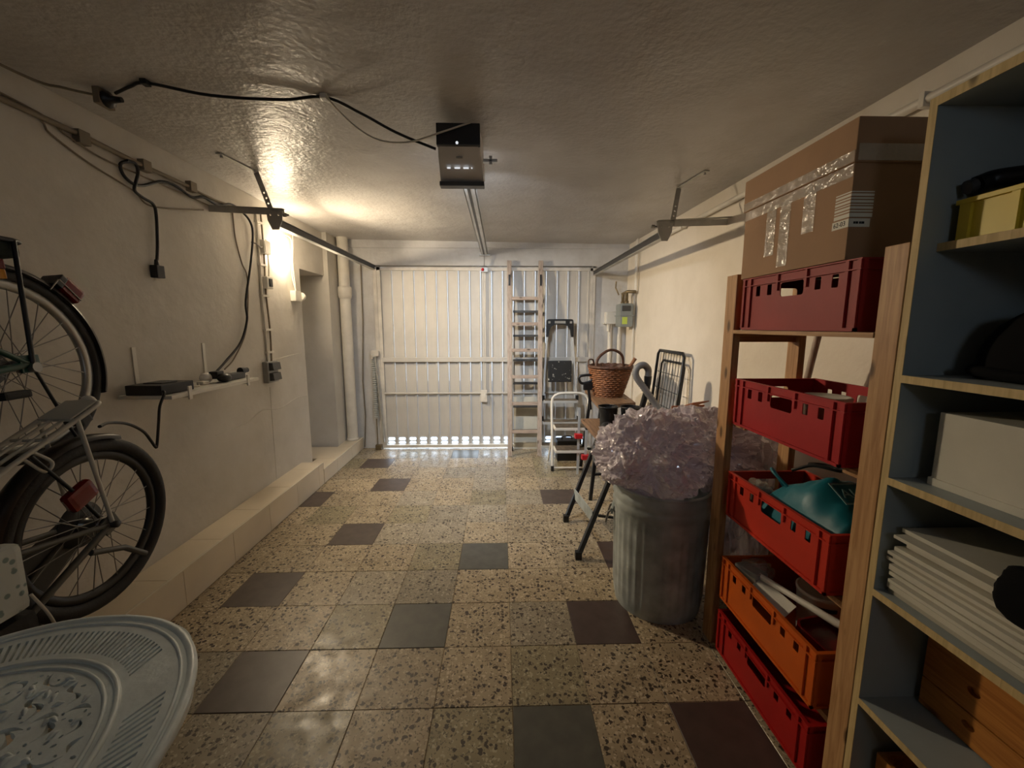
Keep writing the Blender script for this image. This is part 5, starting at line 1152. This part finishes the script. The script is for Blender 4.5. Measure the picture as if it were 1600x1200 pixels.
# ================================================================== bicycles
def ring(q, R, r, n=56, k=10, sq=1.0):
    V = []; F = []
    for i in range(n):
        a = 2 * PI * i / n
        for j in range(k):
            p = 2 * PI * j / k; rr = R + r * math.cos(p)
            V.append((r * sq * math.sin(p), rr * math.cos(a), rr * math.sin(a)))
    for i in range(n):
        for j in range(k):
            F.append((i * k + j, i * k + (j + 1) % k, ((i + 1) % n) * k + (j + 1) % k, ((i + 1) % n) * k + j))
    q._add(V, F, True); return q
def wheel(parent, name, R, c, tr=0.024, rimm=None):
    T_ = Matrix.Translation(c)
    q = MB(); ring(q, R - tr, tr); q.xf(T_); ty = q.build(name, M_TIRE, parent)
    q = MB(); ring(q, R - 2 * tr - 0.010, 0.018, 56, 8, 0.72); q.xf(T_); q.build('rim', rimm or M_RIM, ty)
    q = MB(); n = 32
    for i in range(n):
        a = 2 * PI * i / n; s = 1 if i % 2 else -1; lead = 0.55 * (1 if (i // 2) % 2 else -1)
        q.tube([(s * 0.03, 0.022 * math.cos(a + lead * 2.2), 0.022 * math.sin(a + lead * 2.2)), (s * 0.004, (R - 2 * tr - 0.015) * math.cos(a), (R - 2 * tr - 0.015) * math.sin(a))], 0.0019, 4)
    q.xf(T_); q.build('spokes', M_STEEL, ty)['kind'] = 'stuff'
    q = MB(); q.lathe([(0.012, -0.06), (0.012, -0.034), (0.026, -0.033), (0.026, -0.028), (0.018, -0.024), (0.018, 0.024), (0.026, 0.028), (0.026, 0.033), (0.012, 0.034), (0.012, 0.06)], (0, 0, 0), 16, 'X'); q.xf(T_); q.build('hub', M_STEEL, ty)
    return ty
def arcpts(R, a0, a1, n=24): return [(0, R * math.cos(a0 + (a1 - a0) * i / n), R * math.sin(a0 + (a1 - a0) * i / n)) for i in range(n + 1)]
def fender(parent, R, a0, a1, c, m, w=0.028):
    q = MB(); V = []; F = []; n = 36; prof = [(-w, -0.012), (-w * 0.85, 0.0), (-w * 0.4, 0.006), (w * 0.4, 0.006), (w * 0.85, 0.0), (w, -0.012)]
    for i in range(n + 1):
        a = a0 + (a1 - a0) * i / n
        for (x, d) in prof: V.append((x + c[0], (R + d) * math.cos(a) + c[1], (R + d) * math.sin(a) + c[2]))
    k = len(prof)
    for i in range(n):
        for j in range(k - 1): F.append((i * k + j, i * k + j + 1, (i + 1) * k + j + 1, (i + 1) * k + j))
    q._add(V, F, True); return q.build('mudguard', m, parent)
def bicycle(label, R, wb, fm, fendm, rack_m, kind):
    t = thing('bicycle', label, 'bicycle', (0, 0, 0))
    tr_, rm_ = (0.025, M_DRIM) if kind == 'white' else (0.020, M_RIM)
    wheel(t, 'rear_wheel', R, (0, 0, 0), tr_, rm_); wheel(t, 'front_wheel', R, (0, -wb, 0), tr_, rm_)
    fender(t, R + 0.007, -0.42 if kind == 'green' else 0.75, 2.6, (0, 0, 0), fendm); fender(t, R + 0.016, 0.5, 2.9, (0, -wb, 0), fendm)
    BB = (0, -0.44, -0.04); ST = (0, -0.58, 0.42); HT = (0, -wb + 0.22, 0.46); HB = (0, -wb + 0.17, 0.32)
    q = MB()
    for s in (-1, 1):
        q.tube([(s * 0.055, 0, 0), (s * 0.035, BB[1] + 0.05, BB[2])], 0.011, 8); q.tube([(s * 0.055, 0, 0), (s * 0.025, ST[1] + 0.06, 0.34)], 0.009, 8)
        q.box(s * 0.055 - 0.004, s * 0.055 + 0.004, -0.03, 0.03, -0.025, 0.03, 0.003)
    q.build('rear_triangle', fm, t)
    q = MB(); q.tube([BB, ST], 0.016, 10); q.tube([BB, HB], 0.019, 10); q.tube([(0, ST[1] + 0.04, 0.28), (0, HT[1], 0.42)], 0.015, 10); q.tube([HB, HT], 0.02, 10); q.tube([(-0.04, BB[1], BB[2]), (0.04, BB[1], BB[2])], 0.024, 12); q.build('frame', fm, t)
    q = MB()
    for s in (-1, 1): q.tube(cat([(s * 0.02, HB[1], HB[2]), (s * 0.05, -wb + 0.11, 0.18), (s * 0.052, -wb, 0.0)], 5), 0.011, 8)
    q.build('fork', fm, t)
    q = MB(); q.tube([HT, (0, HT[1] + 0.03, 0.58)], 0.013, 8); q.tube(cat([(0.28, HT[1] + 0.20, 0.60), (0.20, HT[1] + 0.06, 0.61), (0.0, HT[1] + 0.0, 0.59), (-0.20, HT[1] + 0.06, 0.61), (-0.28, HT[1] + 0.20, 0.60)], 6), 0.011, 8); q.build('handlebar', M_STEEL, t)
    q = MB(); q.tube([ST, (0, ST[1] - 0.02, 0.52)], 0.013, 8); q.build('seat_post', M_STEEL, t)
    q = MB(); q.ball((0, ST[1] - 0.0, 0.545), (0.075, 0.13, 0.03), 18, 10); q.build('saddle', M_RUBBER, t)
    q = MB(); q.tube([(0.07, BB[1], BB[2]), (-0.07, BB[1], BB[2])], 0.012, 10); q.bar((0.075, BB[1], BB[2]), (0.08, BB[1] + 0.12, BB[2] - 0.11), 0.012, 0.02, (1, 0, 0)); q.bar((-0.075, BB[1], BB[2]), (-0.08, BB[1] - 0.12, BB[2] + 0.11), 0.012, 0.02, (1, 0, 0)); q.build('crank', M_STEEL, t)
    for s in (1, -1):
        q = MB(); q.box(min(s * 0.09, s * 0.18), max(s * 0.09, s * 0.18), BB[1] + s * 0.12 - 0.04, BB[1] + s * 0.12 + 0.04, BB[2] - s * 0.11 - 0.012, BB[2] - s * 0.11 + 0.012, 0.004); q.build('pedal', M_BLACK, t)
    q = MB(); q.plate([(y, z) for y, z in [(0.04, -0.03), (0.05, 0.02), (0.02, 0.05), (-0.40, 0.055), (-0.49, 0.02), (-0.51, -0.05), (-0.47, -0.11), (-0.40, -0.13), (0.0, -0.055)]], [], 0.012, frame_M((-0.062, 0, 0), (0, 1, 0), (0, 0, 1), (1, 0, 0))); q.build('chain_guard', M_DPLAST, t)
    # luggage carrier
    zc_ = R + 0.075; ye = 0.20 if kind == 'white' else 0.085
    q = MB(); q.tube(cat([(0.055, -0.36, zc_), (0.055, 0.0, zc_), (0.055, ye - 0.03, zc_), (0.035, ye, zc_), (-0.035, ye, zc_), (-0.055, ye - 0.03, zc_), (-0.055, 0, zc_), (-0.055, -0.36, zc_)], 4), 0.0075, 8)
    q.build('carrier_frame', rack_m, t)
    q = MB()
    for x in (-0.018, 0.018): q.tube([(x, -0.36, zc_ + 0.002), (x, ye, zc_ + 0.002)], 0.005, 6)
    for y in (-0.36, -0.24, -0.12, 0.0, 0.10): 
        if y < ye: q.tube([(-0.055, y, zc_), (0.055, y, zc_)], 0.005, 6)
    q.build('carrier_bars', rack_m, t)
    for s in (-1, 1):
        q = MB(); y_t = 0.10 if kind == 'white' else 0.05
        q.tube([(s * 0.064, 0.0, 0.0), (s * 0.058, y_t, zc_)], 0.0065, 8); q.build('carrier_stay', rack_m, t)
    return t
bw = bicycle('bicycle with white luggage carrier and bare black tyre, lower of the two', 0.300, 1.08, M_BIKEG, M_FENDER, M_CARRW, 'white')
zc_ = 0.375
q = MB(); q.box(-0.05, 0.05, 0.09, 0.195, zc_ + 0.006, zc_ + 0.012, 0.002); q.build('carrier_plate', M_CARRW, bw)
q = MB(); q.tube(cat([(0.052, -0.05, zc_), (0.06, -0.03, zc_ - 0.06), (0.06, -0.06, zc_ - 0.07), (0.055, -0.08, zc_)], 5), 0.005, 6); q.build('spring_clip', M_CARRW, bw)
q = MB(); q.ball((0, 0.215, zc_ - 0.004), (0.024, 0.014, 0.02), 14, 8); q.build('rear_lamp', M_WPLAST, bw)
q = MB(); q.box(-0.03, 0.03, 0.13, 0.17, zc_ - 0.05, zc_ - 0.01, 0.006); q.build('lamp_block', M_BLACK, bw)
q = MB(); q.box(0.045, 0.075, -0.07, 0.02, 0.135, 0.20, 0.014); q.build('side_reflector', M_TAIL, bw)
q = MB(); q.tube([(0.062, -0.065, 0.37), (0.062, -0.035, 0.20), (0.062, -0.02, 0.06)], 0.006, 6); q.build('strap', M_BLACK, bw)
q = MB(); q.lathe([(0.078, 0), (0.078, 0.004), (0.03, 0.010), (0, 0.010)], (0, 0, 0), 28, 'X'); q.xf(Matrix.Translation((-0.045, 0.0, 0.0))); q.build('spoke_guard', M_DPLAST, bw)
q = MB(); q.lathe([(0.022, 0), (0.022, 0.02), (0.012, 0.024), (0.012, 0.045), (0, 0.045)], (0, 0, 0), 16, 'X'); q.xf(Matrix.Translation((0.035, 0.0, 0.0))); q.build('axle_cap', M_BLACK, bw)
q = MB(); q.tube([(0.06, -0.10, -0.02), (0.07, -0.02, -0.10), (0.075, 0.02, -0.19)], 0.010, 8); q.build('kickstand', M_BIKEG, bw)
fender(bw, 0.318, 2.2, 3.5, (0, 0, 0), M_FENDER, 0.035)
bw.location = (-1.41, 1.381, 0.760); bw.rotation_euler = (0.42, 0, 0.02)
bg_ = bicycle('dark green bicycle with black mudguard and red tail light, hung higher', 0.312, 1.08, M_GREEN, M_FENDER, M_BLACKM, 'green')
Rg = 0.334
q = MB(); a = 0.80
q.box(-0.03, 0.03, -0.035, 0.045, -0.005, 0.05, 0.010); q.xf(Matrix.Translation((0, Rg * math.cos(a), Rg * math.sin(a))) @ Matrix.Rotation(a - PI / 2, 4, 'X')); q.build('tail_light', M_TAIL, bg_)
q = MB(); q.box(-0.033, 0.033, -0.055, -0.030, -0.008, 0.04, 0.004); q.xf(Matrix.Translation((0, Rg * math.cos(a - 0.0), Rg * math.sin(a))) @ Matrix.Rotation(a - PI / 2, 4, 'X')); q.build('lamp_housing', M_BLACK, bg_)
q = MB(); q.tube([(0.03, Rg * math.cos(a + .12), Rg * math.sin(a + .12) + 0.02), (0.033, 0.295 * math.cos(a + .2), 0.295 * math.sin(a + .2))], 0.0025, 5); q.tube([(0.032, Rg * math.cos(a + .12), Rg * math.sin(a + .12) + 0.02), (0.033, (Rg + 0.01) * math.cos(a - .12), (Rg + 0.01) * math.sin(a - .12))], 0.0025, 5); q.build('mudguard_wire', M_STEEL, bg_)
q = MB(); q.box(0.015, 0.045, -0.02, 0.02, 0.297, 0.327, 0.004); q.build('red_reflector', M_TAIL, bg_)
q = MB(); q.box(0.012, 0.042, -0.02, 0.02, 0.267, 0.296, 0.004); q.build('amber_reflector', M_AMBER, bg_)
q = MB(); q.box(-0.05, 0.05, -0.34, 0.075, 0.335, 0.40, 0.02); q.build('carrier_bag', M_DGREEN, bg_)
q = MB(); q.tube([(0.060, 0.0, 0.0), (0.066, 0.06, -0.22), (0.066, 0.075, -0.26)], 0.005, 6); q.build('bungee', M_BLACK, bg_)
q = MB(); q.tube([(0.030, 0, -0.01), (0.075, 0, -0.01)], 0.016, 10); q.build('axle_nut', M_STEEL, bg_)
q = MB(); q.box(0.03, 0.06, -0.10, -0.02, -0.10, -0.075, 0.008); q.build('derailleur', M_RUBBER, bg_)
bg_.location = (-1.537, 1.327, 1.314); bg_.rotation_euler = (0, -0.10, 0.10)
# wall hooks carrying the bicycles (near the camera, out of the picture)
for z, xo, lb in ((1.60, -1.50, 'wall hook carrying the green bicycle'), (0.98, -1.40, 'wall hook carrying the white-rack bicycle')):
    q = MB(); y = 0.55 if z > 1.2 else 0.62
    q.box(WL, WL + 0.008, y - 0.04, y + 0.04, z - 0.08, z + 0.08, 0.002); q.tube(cat([(WL, y, z), (xo, y, z - 0.01), (xo + 0.03, y, z), (xo + 0.04, y, z + 0.04)], 5), 0.010, 8)
    tag(q.build('bicycle_hook', M_BLACKM), lb, 'hook')
# white bag hanging by the bicycle
t = thing('shopping_bag', 'white spotted shopping bag hanging in front of the white-rack bicycle', 'bag', (-1.27, 1.0, 0.68))
mspot = mat('white_spotted_fabric', (206, 212, 208), 0.6, var=0.1)
nt = mspot.node_tree; bb = nt.nodes['Principled BSDF']; vv = N(nt, 'ShaderNodeTexVoronoi'); vv.inputs['Scale'].default_value = 38
tcx = N(nt, 'ShaderNodeTexCoord'); nt.links.new(tcx.outputs['Object'], vv.inputs['Vector'])
rr = ramp(nt, [(0.22, L3((128, 146, 142))), (0.30, L3((206, 210, 204)))]); nt.links.new(vv.outputs['Distance'], rr.inputs[0]); nt.links.new(rr.outputs[0], bb.inputs['Base Color'])
b = MB(); b.box(-1.305, -1.245, 0.80, 1.035, 0.703, 0.885, 0.018); b.build('bag', mspot, t)
for x in (-1.29, -1.26):
    b = MB(); b.tube(cat([(x, 0.985, 0.88), (x, 0.975, 0.95), (x, 0.93, 0.985), (x, 0.89, 0.95), (x, 0.88, 0.88)], 6), 0.007, 8); b.build('handle', M_CARRW, t)
t = thing('saddle_bag', 'black bag below the white spotted bag', 'bag', (-1.28, 0.95, 0.45))
b = MB(); b.box(-1.325, -1.24, 0.89, 1.045, 0.47, 0.695, 0.03); b.build('bag', M_RUBBER, t)
b = MB(); b.tube(cat([(-1.24, 1.03, 0.74), (-1.23, 1.055, 0.66), (-1.23, 1.07, 0.58), (-1.24, 1.06, 0.54)], 5), 0.004, 6); b.build('cord', M_CABLEW, t)

# ================================================================== cast garden table
TX, TY, TA, TB, TZ = -0.982, 0.45, 0.405, 0.545, 0.70
def sup(f, a, n=2.2):
    ca, sa = math.cos(a), math.sin(a); r = (abs(ca) ** n + abs(sa) ** n) ** (-1 / n)
    return (TX + TA * f * r * ca, TY + TB * f * r * sa)
t = thing('garden_table', 'white cast-metal garden table with pierced floral top', 'table', (TX, TY, 0))
outer = []
for i in range(160):
    a = 2 * PI * i / 160; outer.append(sup(1.0 + 0.008 * math.cos(a * 12), a))
holes = []
# slanted slots in the band
nsl = 180
for i in range(nsl):
    if (i % 45) in (18, 19, 20, 21, 22, 23, 24, 25, 26): continue          # plain cartouches between the slot runs
    a = 2 * PI * (i + 0.5) / nsl; da = 2 * PI / nsl
    w_ = 0.22 * da; sl = 0.06
    holes.append([sup(0.775, a - w_), sup(0.775, a + w_), sup(0.90, a + sl + w_), sup(0.90, a + sl - w_)])
# floral centre: teardrops and curls placed in leaf rosettes
def tear(cx_, cy_, L_, w_, rot, bend=0.3):
    P_ = []
    n = 9
    for k in range(n):
        s_ = k / (n - 1); x = L_ * (s_ - 0.5); wv = w_ * math.sin(PI * min(1, s_ * 0.92 + 0.06)) * (0.35 + 0.75 * s_); P_.append((x, bend * L_ * (s_ - 0.5) ** 2 * 2 + wv))
    for k in range(n - 1, -1, -1):
        s_ = k / (n - 1); x = L_ * (s_ - 0.5); wv = w_ * math.sin(PI * min(1, s_ * 0.92 + 0.06)) * (0.35 + 0.75 * s_); P_.append((x, bend * L_ * (s_ - 0.5) ** 2 * 2 - wv))
    c_, s2 = math.cos(rot), math.sin(rot)
    return [(cx_ + x * c_ - y * s2, cy_ + x * s2 + y * c_) for x, y in P_]
placed = []
rh = random.Random(21)
def try_hole(h, cxx, cyy, rad):
    for (px_, py_, pr) in placed:
        if (px_ - cxx) ** 2 + (py_ - cyy) ** 2 < (pr + rad) ** 2: return
    placed.append((cxx, cyy, rad)); holes.append(h)
for ring_f, n, L_, w_ in ((0.63, 44, 0.040, 0.007), (0.545, 38, 0.052, 0.0095), (0.45, 32, 0.058, 0.011), (0.345, 24, 0.056, 0.011), (0.25, 16, 0.055, 0.011), (0.15, 10, 0.045, 0.009), (0.06, 4, 0.03, 0.006)):
    for i in range(n):
        a = 2 * PI * (i + rh.uniform(0.2, 0.6)) / n; c_ = sup(ring_f, a)
        rot = a + (0.95 if i % 3 else -0.65)
        try_hole(tear(c_[0], c_[1], L_ * rh.uniform(0.75, 1.15), w_ * rh.uniform(0.6, 1.1), rot, 0.7 if i % 2 else -0.5), c_[0], c_[1], L_ * 0.30)
for i in range(2200):
    f = math.sqrt(rh.random()) * 0.665; a = rh.uniform(0, 2 * PI); c_ = sup(f, a); rad = rh.uniform(0.0055, 0.009)
    try_hole(ell(c_[0], c_[1], rad * 0.62, rad * 0.40, 6, rh.uniform(0, PI)), c_[0], c_[1], rad)
b = MB(); b.plate(outer, holes, 0.014, Matrix.Translation((0, 0, TZ - 0.014))); b.build('pierced_top', M_TABLE, t)
def ovalring(f, r, z, name):
    q = MB(); P_ = [Vector(sup(f, 2 * PI * i / 120) + (z,)) for i in range(120)]; q.tube(P_, r, 7, True); q.build(name, M_TABLE, t)
ovalring(0.985, 0.010, TZ - 0.004, 'outer_bead'); ovalring(0.945, 0.004, TZ, 'rim_bead'); ovalring(0.735, 0.006, TZ, 'inner_bead'); ovalring(0.695, 0.004, TZ, 'inner_bead')
# raised leaf relief on the solid metal between the cut-outs
q = MB()
for i in range(900):
    f = math.sqrt(rh.random()) * 0.66; a = rh.uniform(0, 2 * PI); c_ = sup(f, a); rad = rh.uniform(0.005, 0.009)
    if any((px_ - c_[0]) ** 2 + (py_ - c_[1]) ** 2 < (pr * 0.75 + rad) ** 2 for px_, py_, pr in placed): continue
    rot = rh.uniform(0, PI); L_ = rad * 1.5
    q.tube([(c_[0] - L_ * math.cos(rot), c_[1] - L_ * math.sin(rot), TZ - 0.001), (c_[0], c_[1], TZ + 0.002), (c_[0] + L_ * math.cos(rot), c_[1] + L_ * math.sin(rot), TZ - 0.001)], [0.002, 0.0055, 0.002], 6)
q.build('leaf_relief', M_TABLE, t)['kind'] = 'stuff'
for i in range(3):
    a = 2 * PI * i / 3 + 0.5; q = MB(); dx, dy = math.cos(a), math.sin(a)
    q.tube(cat([(TX + 0.03 * dx, TY + 0.03 * dy, 0.66), (TX + 0.05 * dx, TY + 0.05 * dy, 0.45), (TX + 0.10 * dx, TY + 0.10 * dy, 0.25), (TX + 0.24 * dx, TY + 0.24 * dy, 0.10), (TX + 0.30 * dx, TY + 0.30 * dy, 0.015)], 6), 0.018, 10); q.build('leg', M_TABLE, t)
q = MB(); q.lathe([(0.10, 0.683), (0.09, 0.67), (0.04, 0.64), (0.035, 0.5)], (TX, TY, 0), 20); q.build('hub', M_TABLE, t)
